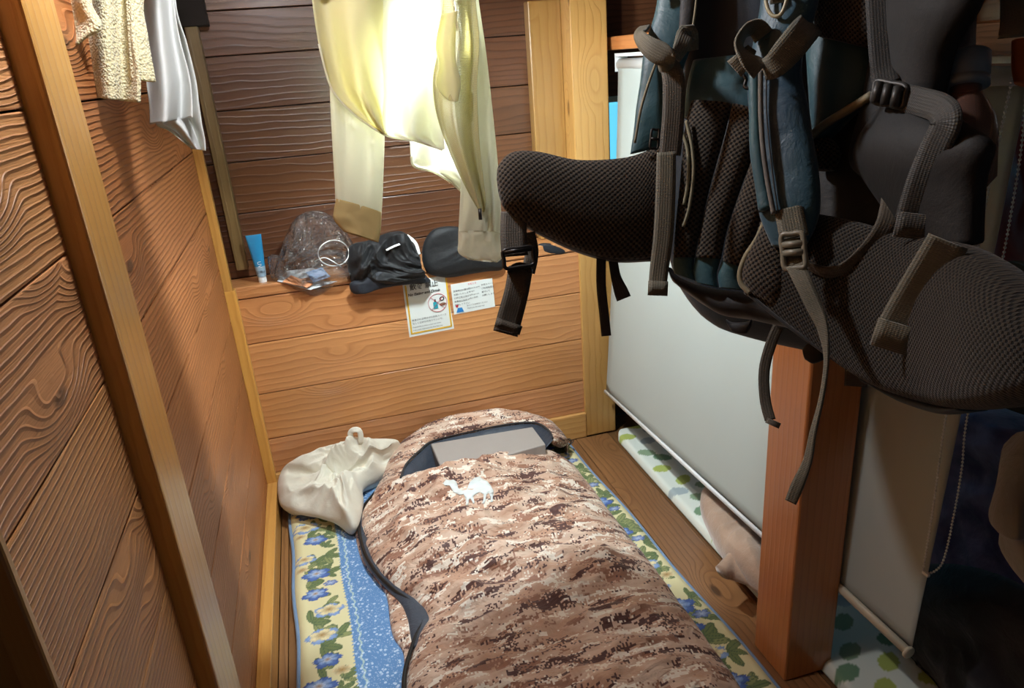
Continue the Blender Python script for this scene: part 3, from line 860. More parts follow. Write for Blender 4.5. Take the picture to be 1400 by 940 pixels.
# grey box in the hood opening
bx = empty('grey_box', (.44, 2.19, .06), 'flat grey box lying in the hood of the camouflage sleeping bag like a pillow', 'box')
mb = MB()
A = [onZ(605, 643, .150), onZ(745, 606, .150), onZ(733, 583, .150), onZ(590, 607, .150)]
A[2] = A[1] + (A[3] - A[0]); 
A = [onZ(606, 646, .146), onZ(746, 607, .152), onZ(728, 583, .158), onZ(589, 606, .156)]
Bt = [Vector((p.x, p.y, p.z - .07)) for p in A]
mb.poly(A + [] , 0); mb.add(A + Bt, [(4, 5, 1, 0), (5, 6, 2, 1), (6, 7, 3, 2), (7, 4, 0, 3), (7, 6, 5, 4)])
build('box_body', mb, [BOXG], bx, False, .003, merge=True)
mb = MB(); n_ = (A[1] - A[0]).cross(A[3] - A[0]).normalized()
if n_.z < 0: n_ = -n_
sd = (A[1] - A[0]).normalized()
S = [A[0] - sd * .0012 - Vector((0, 0, .004)), A[3] - sd * .0012 - Vector((0, 0, .004)), Bt[3] - sd * .0012 + Vector((0, 0, .004)), Bt[0] - sd * .0012 + Vector((0, 0, .004))]
mb.poly(S, 0, .001, -sd); build('side_face', mb, [BOXS], bx, False)  # left side of the box, a thin sheet in darker grey

# ================================================================= CRUMPLED HEAPS
def heap(name, outline, normal, hf, hb, mat, parent=None, fold=.012, fs=14, seed=0, steps=5, rings=26, power=.6, center=None, ridge=.6, zmin=None):
    """closed lump of cloth over an outline (3D points), bulging hf towards normal and hb the other way"""
    o = cat([Vector(p) for p in outline], steps, True); N = len(o); normal = Vector(normal).normalized()
    c = Vector(center) if center else sum(o, Vector()) / N
    def side(h, sg):
        R = []
        for k in range(rings + 1):
            f = k / rings; row = []
            for p in o:
                q = c.lerp(p, f); e = max(0, 1 - f ** 3.5) ** power
                v = q * fs
                wv = v + noise.noise_vector(v * .35 + Vector((seed, seed, 0))) * 1.3
                rg = 1 - 2.6 * abs(noise.noise(wv * .55 + Vector((seed, 0, 7)))) ** .8 + .55 * (1 - 2.6 * abs(noise.noise(wv * 1.25 + Vector((3, seed, 1)))) ** .85) + .22 * (1 - 2.6 * abs(noise.noise(wv * 2.9 + Vector((3, 1, seed)))))
                d = h * e + fold * (ridge * rg + (1 - ridge) * noise.fractal(v + Vector((seed, 3, 1)), 1, 2, 3)) * min(1, (1 - f) * 5)
                side_d = noise.noise_vector(v * .6 + Vector((seed, 9, 2))) * fold * .9 * min(1, (1 - f) * 5)
                row.append(q + normal * (d * sg) + side_d)
            R.append(row)
        return R
    mb = MB(); a = side(hf, 1); b = side(hb, -1)
    mb.grid(a, True); mb.grid(b, True)
    if zmin is not None: mb.v = [(v[0], v[1], max(v[2], zmin + .0005 * (i % 3))) for i, v in enumerate(mb.v)]
    return build(name, mb, [mat], parent, True, merge=True)

tote = empty('canvas_tote_bag', (-.06, 2.1, .033), 'crumpled cream canvas bag lying on the futon in the back left corner', 'bag')
ol = [(380, 660), (392, 640), (420, 625), (450, 612), (478, 606), (510, 602), (545, 604), (546, 625), (536, 645), (515, 655), (497, 668), (497, 690), (486, 723), (462, 715), (430, 706), (402, 700), (383, 690)]
def tpt(p):
    q = onZ(*p, .07)
    if q.y > 2.26: q = onY(*p, 2.26)
    return q
heap('bag_body', [tpt(p) for p in ol], (0, -.25, 1), .045, .03, CANVAS, tote, .034, 12, 4, 10, 60, .5, ridge=.85, zmin=.033)
mb = MB(); hp = [onY(482, 607, 2.22), onY(479, 592, 2.22), onY(485, 587, 2.215), onY(492, 590, 2.21), onY(494, 607, 2.21)]
mb.ribbon(cat(hp, 4), .018, (0, -.8, .6), .0015, steps=1)
build('handle', mb, [CANVAS], tote)

# ledge things ------------------------------------------------------
ZL = .753
tube = empty('sunscreen_tube', (-.22, 2.33, ZL), 'blue squeeze tube with a white cap standing at the left end of the ledge', 'tube')
def PYd(px, py, y): return onY(px, py, y)
y0 = 2.335
b0 = PYd(358, 377, y0); axis = (PYd(346, 321, y0) - b0); L_ = axis.length; ax = axis.normalized(); ux = Vector((1, 0, 0)); ux = (ux - ax * ux.dot(ax)).normalized(); uy = ax.cross(ux)
mb = MB(); rows = []
for k in range(13):
    f = k / 12; w = .0135 + .0125 * f * .8; d = .0135 * (1 - f) ** .6 + .0012
    rows.append([b0 + ax * (L_ * f) + ux * (w * math.cos(2 * PI * j / 24)) + uy * (d * math.sin(2 * PI * j / 24)) for j in range(24)])
mb.grid(rows, True); mb.add(rows[0], [tuple(range(24))]); mb.add(rows[-1], [tuple(range(24))])
for i in range(len(mb.f)):
    z = sum((Vector(mb.v[q]) - b0).dot(ax) for q in mb.f[i]) / len(mb.f[i])
    if z < L_ * .22: mb.mi[i] = 1
build('tube_body', mb, [BLUEPL, plain('silver_blue', srgb(150, 178, 196), .3)], tube)
mb = MB(); mb.lathe(b0 - ax * .0245, ax, [(.0115, 0), (.0125, .002), (.0125, .020), (.011, .024), (.011, .026)]); 
build('cap', mb, [WHITEPL], tube, True)
txt('lettering', 'UV', .016, b0 + ax * (L_ * .38) - uy * 0 + Vector((-.004, -.013, 0)), (ax * -1), ux, WHITEPL, tube)
txt('lettering', '日焼け', .009, b0 + ax * (L_ * .10) + Vector((-.012, -.0150, 0)), ux, ax, INK, tube)

# clear plastic bag with packets
pb = empty('clear_plastic_bag', (-.06, 2.35, ZL), 'crumpled clear plastic bag with packets in it on the ledge beside the tube', 'plastic bag')
ol = [(375, 375), (382, 345), (392, 318), (405, 297), (425, 288), (448, 292), (468, 310), (484, 335), (492, 355), (486, 378), (462, 388), (445, 400), (430, 405), (405, 397), (385, 388)]
pbody = heap('bag_film', [onY(*p, 2.315) for p in ol], (0, -1, .1), .035, .045, CLEAR, pb, .022, 20, 2, 8, 44, .5, ridge=.8)
sideo = [(366, 352), (378, 348), (388, 356), (392, 376), (384, 388), (372, 380)]
heap('bag_handle', [onY(*p, 2.325) for p in sideo], (0, -1, .1), .012, .012, CLEAR, pb, .012, 30, 5, 4, 10, .5)
mb = MB()
for off, cc in ((0, 0),):
    q = [onY(379, 384, 2.30), onY(424, 396, 2.27), onY(462, 384, 2.30), onY(428, 366, 2.34), onY(392, 370, 2.34)]
    mb.poly(q, 0, .002, (0, -.5, .8))
pk = build('packet', mb, [plain('packet_paper', srgb(200, 206, 208), .4)], None, False); tag(pk, 'flat silvery paper packet inside the clear plastic bag on the ledge', 'packet')
mb = MB(); mb.poly([onY(386, 385, 2.290), onY(420, 393, 2.266), onY(428, 388, 2.275), onY(398, 376, 2.31)], 0, .001, (0, -.5, .8))
pk2 = build('card', mb, [plain('orange_card', srgb(206, 140, 96), .5)], None, False); tag(pk2, 'small orange card on top of the silvery packet in the plastic bag', 'card')
mb = MB(); mb.poly([onY(418, 372, 2.29), onY(440, 365, 2.30), onY(452, 378, 2.285), onY(428, 386, 2.275)], 0, .001, (0, -.5, .8))
pk3 = build('packet', mb, [plain('blue_packet', srgb(110, 140, 176), .4)], None, False); tag(pk3, 'small blue wrapped packet inside the clear plastic bag', 'packet')
mb = MB(); rc_ = onY(456, 346, 2.27); rg = []
for k in range(40):
    a = 2 * PI * k / 40; rg.append(rc_ + Vector((.046 * math.cos(a), .004 * math.sin(2 * a), .040 * math.sin(a))))
mb.tube(rg, .0016, 8, closed=True); mb.tube(cat([onY(430, 357, 2.275), onY(443, 352, 2.27), onY(455, 357, 2.265), onY(467, 365, 2.27)], 6), .0015, 8)
o = build('elastic_cord', mb, [WHITEC], None); tag(o, 'thin white looped cord lying against the clear plastic bag', 'cord')

# black garments
ol = [(473, 352), (480, 335), (505, 328), (530, 318), (551, 317), (565, 332), (574, 350), (576, 368), (586, 384), (560, 386), (535, 390), (510, 394), (485, 401), (480, 385)]
g1 = heap('folded_black_garment', [onY(*p, 2.285) for p in ol], (0, -1, .35), .035, .07, BLACKC, None, .026, 16, 1, 10, 50, .5, ridge=.95)
tag(g1, 'bunched black nylon garment drooping over the ledge edge beside the plastic bag', 'clothing')
ol = [(492, 380), (520, 366), (560, 362), (576, 372), (588, 385), (555, 388), (520, 393), (486, 402), (478, 388)]
g1b = heap('dark_navy_cloth', [onY(*p, 2.268) for p in ol], (0, -1, .1), .014, .012, NAVYC, None, .010, 12, 6, 6, 24, .5)
tag(g1b, 'dark navy jersey cloth hanging off the ledge below the bunched black garment', 'clothing')
ol = [(577, 352), (580, 330), (592, 314), (612, 309), (632, 312), (650, 325), (668, 345), (686, 352), (687, 368), (665, 371), (640, 375), (618, 379), (600, 378), (584, 372)]
g2 = heap('black_cap', [onY(*p, 2.295) for p in ol], (0, -1, .35), .03, .07, BLACKC, None, .006, 10, 3, 6, 26, .5)
tag(g2, 'soft black cloth cap on the ledge behind the white shirt cuff', 'cap')
ol = [(736, 334), (750, 332), (770, 338), (777, 344), (768, 348), (750, 347), (738, 343)]
g3 = heap('dark_glove', [onY(*p, 2.31) for p in ol], (0, -1, .2), .012, .02, NAVYC, None, .0015, 30, 3, 5, 10)
tag(g3, 'small dark rolled cloth at the right end of the ledge', 'glove')
mb = MB(); mb.ribbon([onY(556, 322, 2.262), onY(568, 332, 2.258), onY(573, 348, 2.256)], .010, (0, -1, .3)); 
o = build('white_lace', mb, [WHITEC], None); tag(o, 'short white band lying between the two black garments', 'band')
mb = MB(); mb.ribbon([onY(528, 342, 2.235), onY(540, 336, 2.228), onY(552, 332, 2.232)], .006, (0, -1, .3)); o = build('reflective_print', mb, [WHITEPL], g1)

# notices on the wall ------------------------------------------------
YN = YB - .0015
def notice(name, pxs, label):
    root = empty(name, onY(*pxs[3], YN), label, 'sign', None)
    q = [onY(*p, YN) for p in pxs]; mb = MB(); mb.poly(q, 0, .001, (0, -1, 0)); mb.v=[(v[0],v[1]+.0005,v[2]) for v in mb.v]; build('paper', mb, [PAPER], root, False)
    O = q[3]; U = q[2] - q[3]; V = q[0] - q[3]
    def at(u, v, e=.0008): return O + U * u + V * v + Vector((0, -e - .0005, 0))
    return root, at, U, V
n1, at, U, V = notice('no_eating_notice', [(550, 387), (608, 376), (621, 449), (560, 461)], 'tall white handwritten notice saying No Eating and Drink with a crossed-out circle')
def strip(at, u0, v0, u1, v1, mi, mb, e=.0008): mb.poly([at(u0, v0, e), at(u1, v0, e), at(u1, v1, e), at(u0, v1, e)], mi)
mb = MB()
for a in ((.04, .05, .075, .95), (.925, .05, .96, .95), (.04, .05, .96, .075)): strip(at, *a, 0, mb)
build('yellow_border', mb, [INKY], n1, False)
un = U.normalized(); vn = V.normalized(); wN, hN = U.length, V.length
txt('lettering', 'No Eating and Drink', .0128, at(.08, .745), un, vn, INK, n1, .2, 0, .0003)
txt('lettering', '飲食 禁止', .022, at(.14, .855), un, vn, INK, n1, 0, 0, .0003)
txt('lettering', '飲食される時は1Fの共有スペース', .0078, at(.10, .285), un, vn, INK, n1, 0, 0)
txt('lettering', 'もしくは2Fの共有ラウンジで。', .0078, at(.10, .225), un, vn, INK, n1, 0, 0)
txt('lettering', 'If would like to have a meal and drinks', .0062, at(.09, .16), un, vn, INK, n1, .3, 0)
txt('lettering', 'if we could respond at the first floor tea', .0062, at(.09, .105), un, vn, INK, n1, .3, 0)
def disc(at, u, v, r, w, h, n=28, a0=0, a1=2 * PI, sx=1, sy=1, e=.001):
    return [at(u + r * sx * math.cos(a0 + (a1 - a0) * k / n) / w, v + r * sy * math.sin(a0 + (a1 - a0) * k / n) / h, e) for k in range(n)]
mb = MB(); ringp = disc(at, .70, .54, .031, wN, hN); mb.tube(ringp, .0007, 6, closed=True)
for s_ in (1, -1): mb.tube([at(.70 - .022 / wN, .54 - s_ * .022 / hN, .0016), at(.70 + .022 / wN, .54 + s_ * .022 / hN, .0016)], .0006, 5)
build('prohibition_circle', mb, [INKR], n1)
mb = MB(); strip(at, .60, .44, .70, .56, 0, mb, .0009); strip(at, .63, .56, .665, .61, 1, mb, .0009); mb.poly(disc(at, .81, .50, .010, wN, hN, 16, sx=1.1, sy=.5), 2); mb.poly(disc(at, .80, .60, .009, wN, hN, 16, sx=.9, sy=.8), 1); mb.poly(disc(at, .80, .60, .005, wN, hN, 16, sx=.9, sy=.8, e=.0013), 3)
build('food_drawing', mb, [INKT, INK, plain('brown_ink', srgb(120, 80, 60)), PAPER], n1)
n2, at2, U2, V2 = notice('small_notice', [(616, 389), (673, 380), (677, 419), (621, 430)], 'small white handwritten notice with a blue mountain drawing beside the taller notice')
un = U2.normalized(); vn = V2.normalized(); wN, hN = U2.length, V2.length
for k, (a, b_) in enumerate((('就寝時はお静かに', 'Please be quiet'), ('お願いいたします', 'at night.'), ('22時以降は消灯', 'Lights go out'), ('貴重品は各自で', 'after 22:00.'), ('管理して下さい', ''))):
    txt('lettering', a, .0074, at2(.04, .74 - k * .115), un, vn, INK, n2, 0, 0)
    if b_: txt('lettering', b_, .0066, at2(.40, .76 - k * .11), un, vn, INK, n2, .2, 0)
for k, a in enumerate(('共用スペース', 'ご利用時間は', '厳守にて', 'お願いします')): txt('lettering', a, .0074, at2(.71, .78 - k * .115), un, vn, INK, n2, 0, 0)
txt('lettering', 'ゆっくりお休みください', .0066, at2(.32, .2), un, vn, INK, n2, 0, 0); txt('lettering', 'Thank you for your stay', .0062, at2(.32, .11), un, vn, INK, n2, .2, 0)
txt('lettering', 'お知らせ', .0075, at2(.40, .89), un, vn, INKR, n2, 0, 0)
mb = MB(); mb.poly([at2(.06, .05), at2(.24, .05), at2(.20, .20), at2(.10, .20)], 0); mb.poly([at2(.10, .20), at2(.20, .20), at2(.17, .26), at2(.13, .26)], 1); mb.poly(disc(at2, .09, .27, .0045, wN, hN, 16), 2)
build('mountain_drawing', mb, [INKB, WHITEPL, INKR], n2)

# ================================================================= HANGING CLOTHES
def cloth(name, rows, dep, mat, parent, yplane=False, ncol=40, nrow=60, th=.0016, wav=(0,), curl=0, sub=0):
    """rows: list of (leftpx, leftpy, rightpx, rightpy); dep(f,t)->camera distance, giving the sheet its own folds in depth"""
    L = cat([Vector((r[0], r[1], 0)) for r in rows], 8); R = cat([Vector((r[2], r[3], 0)) for r in rows], 8)
    n = len(L); G = []
    for i in range(n):
        row = []
        for j in range(ncol + 1):
            t = j / ncol; q = L[i].lerp(R[i], t); dd = dep(i / (n - 1), t); row.append(P(q.x, q.y, dd) if not yplane else onY(q.x, q.y, 1.59 + (dd - 1.44)))
        G.append(row)
    mb = MB(); mb.grid(G)
    return build(name, mb, [mat], parent, True, solid=th)
def tubecloth(name, rows, dep, half, mat, parent, n=36, fold=.006, fs=3, seed=0, steps=8, open_end=True, power=2.0):
    """flattened hanging tube (sleeve): rows of left/right pixels"""
    L = cat([Vector((r[0], r[1], 0)) for r in rows], steps); R = cat([Vector((r[2], r[3], 0)) for r in rows], steps)
    G = []; N = len(L)
    for i in range(N):
        f = i / (N - 1); d = dep(f); l = onY(L[i].x, L[i].y, 1.59 + d - 1.44); r_ = onY(R[i].x, R[i].y, 1.59 + d - 1.44); c = (l + r_) / 2; w = (r_ - l) / 2
        nn = (-RF); row = []
        for j in range(n):
            a = 2 * PI * j / n; x = math.cos(a); y = math.sin(a)
            X = math.copysign(abs(x) ** (2 / power), x); Y = math.copysign(abs(y) ** (2 / power), y)
            fo = fold * (fr(X * fs + seed, f * 2.2, seed, 2) * 1.6) * abs(Y)
            row.append(c - w * X * 1.0 + nn * (half * Y + fo))
        G.append(row)
    mb = MB(); mb.grid(G, True)
    return build(name, mb, [mat], parent, True, solid=.0014)

sh = empty('white_shirt', P(560, -240, 1.5), 'white and cream long sleeved cycling jersey hanging in front of the lamp', 'shirt')
# body back panel (cream), front panel (white), mesh side, sleeves, cuffs
def dbody(f, t): return 1.44 + .03 * math.sin(t * 7 + f * 2) + .02 * math.sin(t * 15 - f * 4) * f
cloth('front_panel', [(424, -45, 530, -45), (425, -25, 530, -25), (427, 0, 532, -5), (436, 60, 536, 60), (452, 118, 536, 110), (475, 148, 534, 140), (500, 168, 532, 165), (515, 178, 531, 180), (522, 182, 530, 184)], dbody, SHIRTY, sh, True)
cloth('white_front', [(506, -45, 630, -45), (508, -25, 626, -25), (512, 0, 622, 0), (520, 60, 610, 60), (525, 120, 606, 112), (523, 160, 606, 150), (524, 182, 607, 186), (560, 191, 608, 204)], lambda f, t: dbody(f, t) - .008 - .006 * math.sin(t * 9), SHIRT, sh, True)
def dback(f, t): return 1.50 + .02 * math.sin(t * 9 + f * 3)
cloth('back_tail', [(545, 60, 640, 40), (550, 120, 640, 120), (560, 190, 645, 180), (562, 216, 652, 215), (566, 226, 655, 240), (600, 238, 657, 262), (630, 262, 658, 285), (650, 284, 660, 290)], dback, SHIRT, sh, True)
cloth('mesh_side', [(602, -45, 645, -45), (598, 0, 650, 0), (600, 60, 655, 60), (592, 110, 652, 120), (598, 160, 655, 190), (618, 215, 660, 240), (640, 262, 664, 275), (654, 286, 662, 290)], lambda f, t: 1.415 + .02 * math.sin(t * 8 + 1), SHIRTM, sh, True)
cloth('pocket_flap', [(604, 20, 625, 15), (596, 60, 622, 58), (600, 90, 624, 88), (596, 115, 630, 112), (606, 132, 627, 135), (616, 138, 624, 139)], lambda f, t: 1.398 + .006 * math.sin(t * 6), SHIRTY, sh, True)
tubecloth('sleeve', [(448, -40, 545, -40), (449, 10, 535, 10), (450, 60, 528, 60), (452, 140, 526, 150), (455, 200, 525, 200), (458, 250, 523, 262), (459, 278, 521, 297)], lambda f: 1.50, .022, SHIRT, sh, seed=2)
tubecloth('cuff', [(460, 272, 521, 290), (457, 287, 521, 300), (457, 300, 520, 316), (470, 316, 517, 331)], lambda f: 1.495, .018, CUFFT, sh, seed=3, fold=.003)
tubecloth('sleeve', [(616, -75, 648, -75), (620, -40, 651, -40), (622, 0, 654, 0), (628, 60, 664, 70), (632, 140, 673, 150), (632, 200, 680, 220), (630, 260, 684, 275), (628, 300, 685, 300), (627, 318, 684, 318)], lambda f: 1.47, .024, SHIRT, sh, seed=5, fold=.012, fs=4)
tubecloth('cuff', [(627, 316, 684, 318), (627, 330, 684, 332), (627, 345, 687, 350), (640, 354, 680, 358)], lambda f: 1.468, .016, SHIRT, sh, seed=6, fold=.006, fs=6)
mb = MB(); mb.tube(cat([onY(436, 60, 1.5850), onY(452, 118, 1.5800), onY(475, 148, 1.5800), onY(500, 168, 1.5800), onY(530, 186, 1.5800), onY(565, 192, 1.5800), onY(585, 198, 1.5700), onY(605, 205, 1.5700)], 6), .0022, 6)
mb.tube(cat([onY(562, 214, 1.6400), onY(567, 228, 1.6400), onY(595, 236, 1.6400), onY(625, 256, 1.6400), onY(655, 286, 1.6300)], 6), .0025, 6)
build('hem', mb, [SHIRT], sh)
mb = MB(); mb.tube([onY(656, 285, 1.5380), onY(657, 300, 1.5380)], .004, 8)
build('zip_pull', mb, [BLKPL], sh)
# hanger & rail above the frame
RZ = 1.505
rail = MB(); rail.tube([(XW, 1.615, RZ), (.965, 1.615, RZ)], .010, 12)
rail.tube([(.965, 1.615, RZ), (1.02, 1.615, RZ)], .008, 12)
o = build('hanging_rail', rail, [STEEL], None); tag(o, 'steel clothes rail across the berth that the cycling jersey hangs over', 'rail')
mb = MB(); G = []
for k in range(11):
    a = PI * k / 10
    G.append([Vector((.07 + .31 * j / 20, 1.615 - .028 * math.cos(a) + .004 * math.sin(j), RZ - .012 + .028 * math.sin(a) )) for j in range(21)])
mb.grid(G); build('shoulder_fold', mb, [SHIRT], sh, solid=.0016)

tw = empty('cream_towel', P(150, -150, 1.15), 'cream terry towel hanging beside the yellow upright at the top left', 'towel')
def dt(f, t): return 1.16 + .018 * math.sin(t * 9 + f * 1.5) - .02 * t
cloth('towel_cloth', [(112, -150, 190, -170), (110, -60, 188, -70), (112, 0, 182, 0), (114, 60, 184, 55), (120, 105, 190, 95), (127, 133, 190, 140)], dt, TERRY, tw, th=.005)
cloth('towel_fold', [(165, -170, 230, -170), (170, -60, 215, -60), (174, 0, 195, 0), (176, 40, 200, 45), (179, 85, 206, 80), (181, 108, 212, 112)], lambda f, t: 1.14 + .03 * (t - .3) ** 2, TERRY, tw, th=.005)
cloth('towel_corner', [(78, -150, 140, -150), (80, -60, 135, -60), (86, 0, 124, 0), (90, 30, 139, 36), (92, 60, 118, 50), (100, 66, 108, 57)], lambda f, t: 1.10 + .01 * math.sin(t * 6), TERRY, tw, th=.004)
wsh = empty('white_tshirt', P(240, -150, 1.3), 'plain white shirt hanging beside the cream towel in the back left', 'shirt')
def dw(f, t): return 1.30 + .03 * math.sin(t * 8 + f * 2) * (.3 + f)
cloth('shirt_body', [(195, -180, 250, -180), (192, -60, 240, -60), (192, 0, 238, 0), (196, 50, 245, 50), (200, 110, 258, 100), (204, 140, 262, 130), (205, 170, 263, 160)], dw, WHITES, wsh)
cloth('shirt_back', [(205, -100, 245, -100), (210, 0, 240, 0), (215, 60, 256, 60), (218, 120, 268, 110), (216, 150, 272, 142), (214, 170, 274, 155), (230, 178, 276, 170), (246, 190, 280, 190), (262, 203, 281, 206)], lambda f, t: 1.345 + .02 * math.sin(t * 11), WHITES, wsh)
# small peg rail for towel & tshirt on the left wall
mb = MB(); mb.tube([(-.22, 1.145, 1.60), (-.22, 1.75, 1.60)], .008, 10); mb.tube([(-.22, 1.16, 1.60), (-.30, 1.16, 1.60)], .006, 8); mb.tube([(-.22, 1.74, 1.60), (-.30, 1.74, 1.60)], .006, 8)
o = build('towel_rail', mb, [STEEL], None); tag(o, 'short steel towel rail on the left wall above the towel', 'rail')

# ================================================================= BLINDS
def blind(name, y0, y1, xt, xb, zt, zb0, zb1, label, bar, lean=0):
    root = empty(name, ((xt + xb) / 2, (y0 + y1) / 2, min(zb0, zb1)), label, 'blind', None)
    mb = MB(); G = []
    for i in range(31):
        f = i / 30; row = []
        for j in range(25):
            t = j / 24; y = y1 + (y0 - y1) * t; zb = zb1 + (zb0 - zb1) * t
            row.append(Vector((xt + (xb - xt) * f ** 1.2 + .002 * math.sin(t * 5 + f * 3), y - lean * t * (1 - f), zt + (zb - zt) * f)))
        G.append(row)
    mb.grid(G); build('shade', mb, [BLIND], root, True, solid=.0012)
    mb = MB(); mb.tube([(xt + .015, y0 - .01 - lean, zt - .004), (xt + .015, y1 + .01, zt - .004)], .019, 20); build('roller', mb, [WHITEPL], root)
    mb = MB(); mb.box((xt - .006, y0 - .015 - lean, zt + .020), (xt + .034, y1 + .015, zt + .030))
    mb.box((xt - .006, y1 + .010, zt - .024), (xt + .036, y1 + .014, zt + .021)); mb.box((xt - .006, y0 - .014 - lean, zt - .024), (xt + .036, y0 - .010 - lean, zt + .021)); build('head_rail', mb, [WHITEPL], root, False, .001)
    mb = MB()
    mb.loft([Vector((xb - bar * .5, y1, zb1 + bar)), Vector((xb - bar * .5, y0, zb0 + bar))], [Vector((xb - bar * .5, y1, zb1 - bar * .6)), Vector((xb - bar * .5, y0, zb0 - bar * .6))], bar * .55, n=16, steps=1, nrm=Vector((-1, 0, 0)))
    build('bottom_bar', mb, [CREAMPL if bar > .011 else WHITEPL], root)
    return root
b1 = blind('roller_blind', 1.19, 2.262, .985, .915, 1.305, .232, .188, 'long white roller blind between the pine post and the cedar post', .0085)
b2 = blind('roller_blind', .872, 1.186, .990, .970, 1.27, .222, .222, 'narrow white roller blind with bead chain on the near side of the cedar post', .013, .024)
mb = MB(); mb.lathe((.9635, .872, .224), (0, -1, 0), [(.013, 0), (.013, .004), (.009, .006)]); build('end_cap', mb, [CREAMPL], b2)
mb = MB(); mb.lathe((.998, .838, 1.268), (0, -1, 0), [(.026, 0), (.026, .006), (.018, .010), (.008, .010)]); build('chain_wheel', mb, [CREAMPL], b2)
# bead chains
def chain(pts, name, parent, sp=.0068, r=.0023):
    pts = cat([Vector(p) for p in pts], 14); mb = MB(); mb.tube(pts, .0007, 5); acc = 0
    for a, b in zip(pts[:-1], pts[1:]):
        L = (b - a).length; 
        while acc < L: mb.sphere(a.lerp(b, acc / L), r, n=6, m_=4); acc += sp
        acc -= L
    return build(name, mb, [WHITEPL], parent)
chain([onX(1386, 98, .972), onX(1366, 190, .974), onX(1349, 270, .972), onX(1318, 450, .968), onX(1293, 570, .964), onX(1276, 690, .958), onX(1262, 780, .956)], 'bead_chain', b2)
chain([onX(1402, 130, .985), onX(1394, 220, .985), onX(1362, 400, .985), onX(1323, 567, .985), onX(1315, 640, .983), onX(1303, 710, .98), onX(1290, 765, .975), onX(1277, 781, .97), onX(1266, 783, .965)], 'bead_chain', b2)
mb = MB(); q = onX(1266, 784, .962); mb.box(q - Vector((.003, .007, .003)), q + Vector((.003, .007, .003))); build('chain_clip', mb, [WHITEPL], b2, False, .001)

# ================================================================= NEXT BERTH THINGS
ol = [(958, 700), (962, 672), (985, 668), (1020, 695), (1060, 720), (1060, 790), (1050, 812), (1028, 800), (1000, 775), (978, 745)]
o = heap('beige_blanket', [onZ(*p, .10) for p in ol], (-.2, 0, 1), .06, .05, BEIGE, None, .012, 9, 4, 6, 24, .5, zmin=.027)
blk_ = o; tag(o, 'beige fleece blanket bunched under the long blind on the leaf print futon', 'blanket')
ROLL = 1
mb = MB(); mb.loft([onZ(*p, .13) for p in [(985, 775), (1000, 752), (1040, 748), (1075, 760)]], [onZ(*p, .09) for p in [(990, 790), (1010, 795), (1045, 808), (1080, 815)]], .02, n=16)
build('rolled_end', mb, [BEIGE], blk_)
ol = [(1240, 560), (1300, 540), (1380, 560), (1450, 600), (1470, 720), (1430, 830), (1350, 860), (1290, 800), (1240, 740)]
o = heap('purple_quilt', [onX(*p, 1.42) for p in ol], (-1, -.5, .5), .10, .18, PURPLE, None, .05, 5, 8, 6, 30, .5, zmin=.027)
tag(o, 'rumpled dark purple quilt in shade beyond the bead chain', 'quilt')
ol = [(1220, 800), (1290, 770), (1400, 800), (1480, 880), (1480, 1000), (1300, 1010), (1220, 960)]
o = heap('dark_bag', [onX(*p, 1.14) for p in ol], (-1, -.4, .4), .03, .05, DARKF, None, .03, 6, 3, 6, 20, .5, zmin=.027)
tag(o, 'dark shapeless bag in shade behind the corner of the narrow blind', 'bag')
ol = [(1362, 720), (1380, 640), (1420, 590), (1450, 640), (1460, 760), (1420, 800), (1395, 790), (1380, 735)]
o = heap('grey_jacket', [P(*p, .98) for p in ol], (-.5, -1, .3), .04, .05, GREYF, None, .025, 9, 5, 6, 18, .5)
jb = MB(); jb.ribbon([P(1425, 600, .985), P(1430, 300, .985), Vector((*P(1430, 300, .985)[:2], ZT))], .012, None, .001); build('hanging_loop', jb, [GREYF], o)
tag(o, 'grey garment hanging at the right edge beside the dark quilt', 'clothing')
ol = [(1356, 355), (1362, 290), (1375, 200), (1395, 130), (1440, 120), (1480, 300), (1440, 370), (1395, 356)]
o = heap('red_bag', [onX(*p, 1.25) for p in ol], (-1, -.6, .3), .04, .08, RED, None, .015, 9, 5, 6, 18, .5)
jb = MB(); q_ = onX(1420, 135, 1.27); jb.ribbon([q_, q_ + Vector((0, .01, .2)), Vector((q_.x, q_.y + .01, ZT))], .02, (-1, 0, 0), .001); build('carry_strap', jb, [RED], o)
tag(o, 'dark red bag hanging at the right edge behind the backpack', 'bag')
mb = MB(); mb.ribbon([P(1384, -40, .72), P(1386, 20, .71), P(1383, 50, .70)], .022, None, .0015); o = build('hanging_strap', mb, [WEB], None); tag(o, 'grey strap end dangling at the top right corner', 'strap')
mb = MB(); mb.loft([P(1384, 55, .90), P(1384, 90, .90), P(1388, 112, .90)], [P(1425, 55, .90), P(1420, 95, .90), P(1415, 118, .90)], .008, n=14); o = build('orange_hook', mb, [ORANGER], None); tag(o, 'orange wooden hook end at the top right edge beside the chain wheel', 'hook')

# ================================================================= BACKPACK
bp = empty('backpack', P(1080, -200, .95), 'large teal and black hiking backpack hanging with its straps facing out', 'backpack')
def D(px):   # distance of the panel facing us
    xs_ = [640, 900, 1000, 1150, 1250, 1320, 1400, 1500]; ds = [.94, .94, .90, .82, .75, .67, .58, .50]
    return float(np.interp(px, xs_, ds))
def E(px, py, o=0): return P(px, py, D(px) + o)
def part(name, L, R, th, mat, off=0, n=20, steps=6, power=2.4, back=None, nrm=None, roughen=0):
    mb = MB(); mb.loft([E(*p, off) for p in L], [E(*p, off) for p in R], th, n, steps, power, back=back, nrm=nrm)
    if roughen:
        for i, v in enumerate(mb.v):
            v = Vector(v); q = noise.noise_vector(v * 18) * roughen; mb.v[i] = tuple(v + q)
    return build(name, mb, [mat], bp)
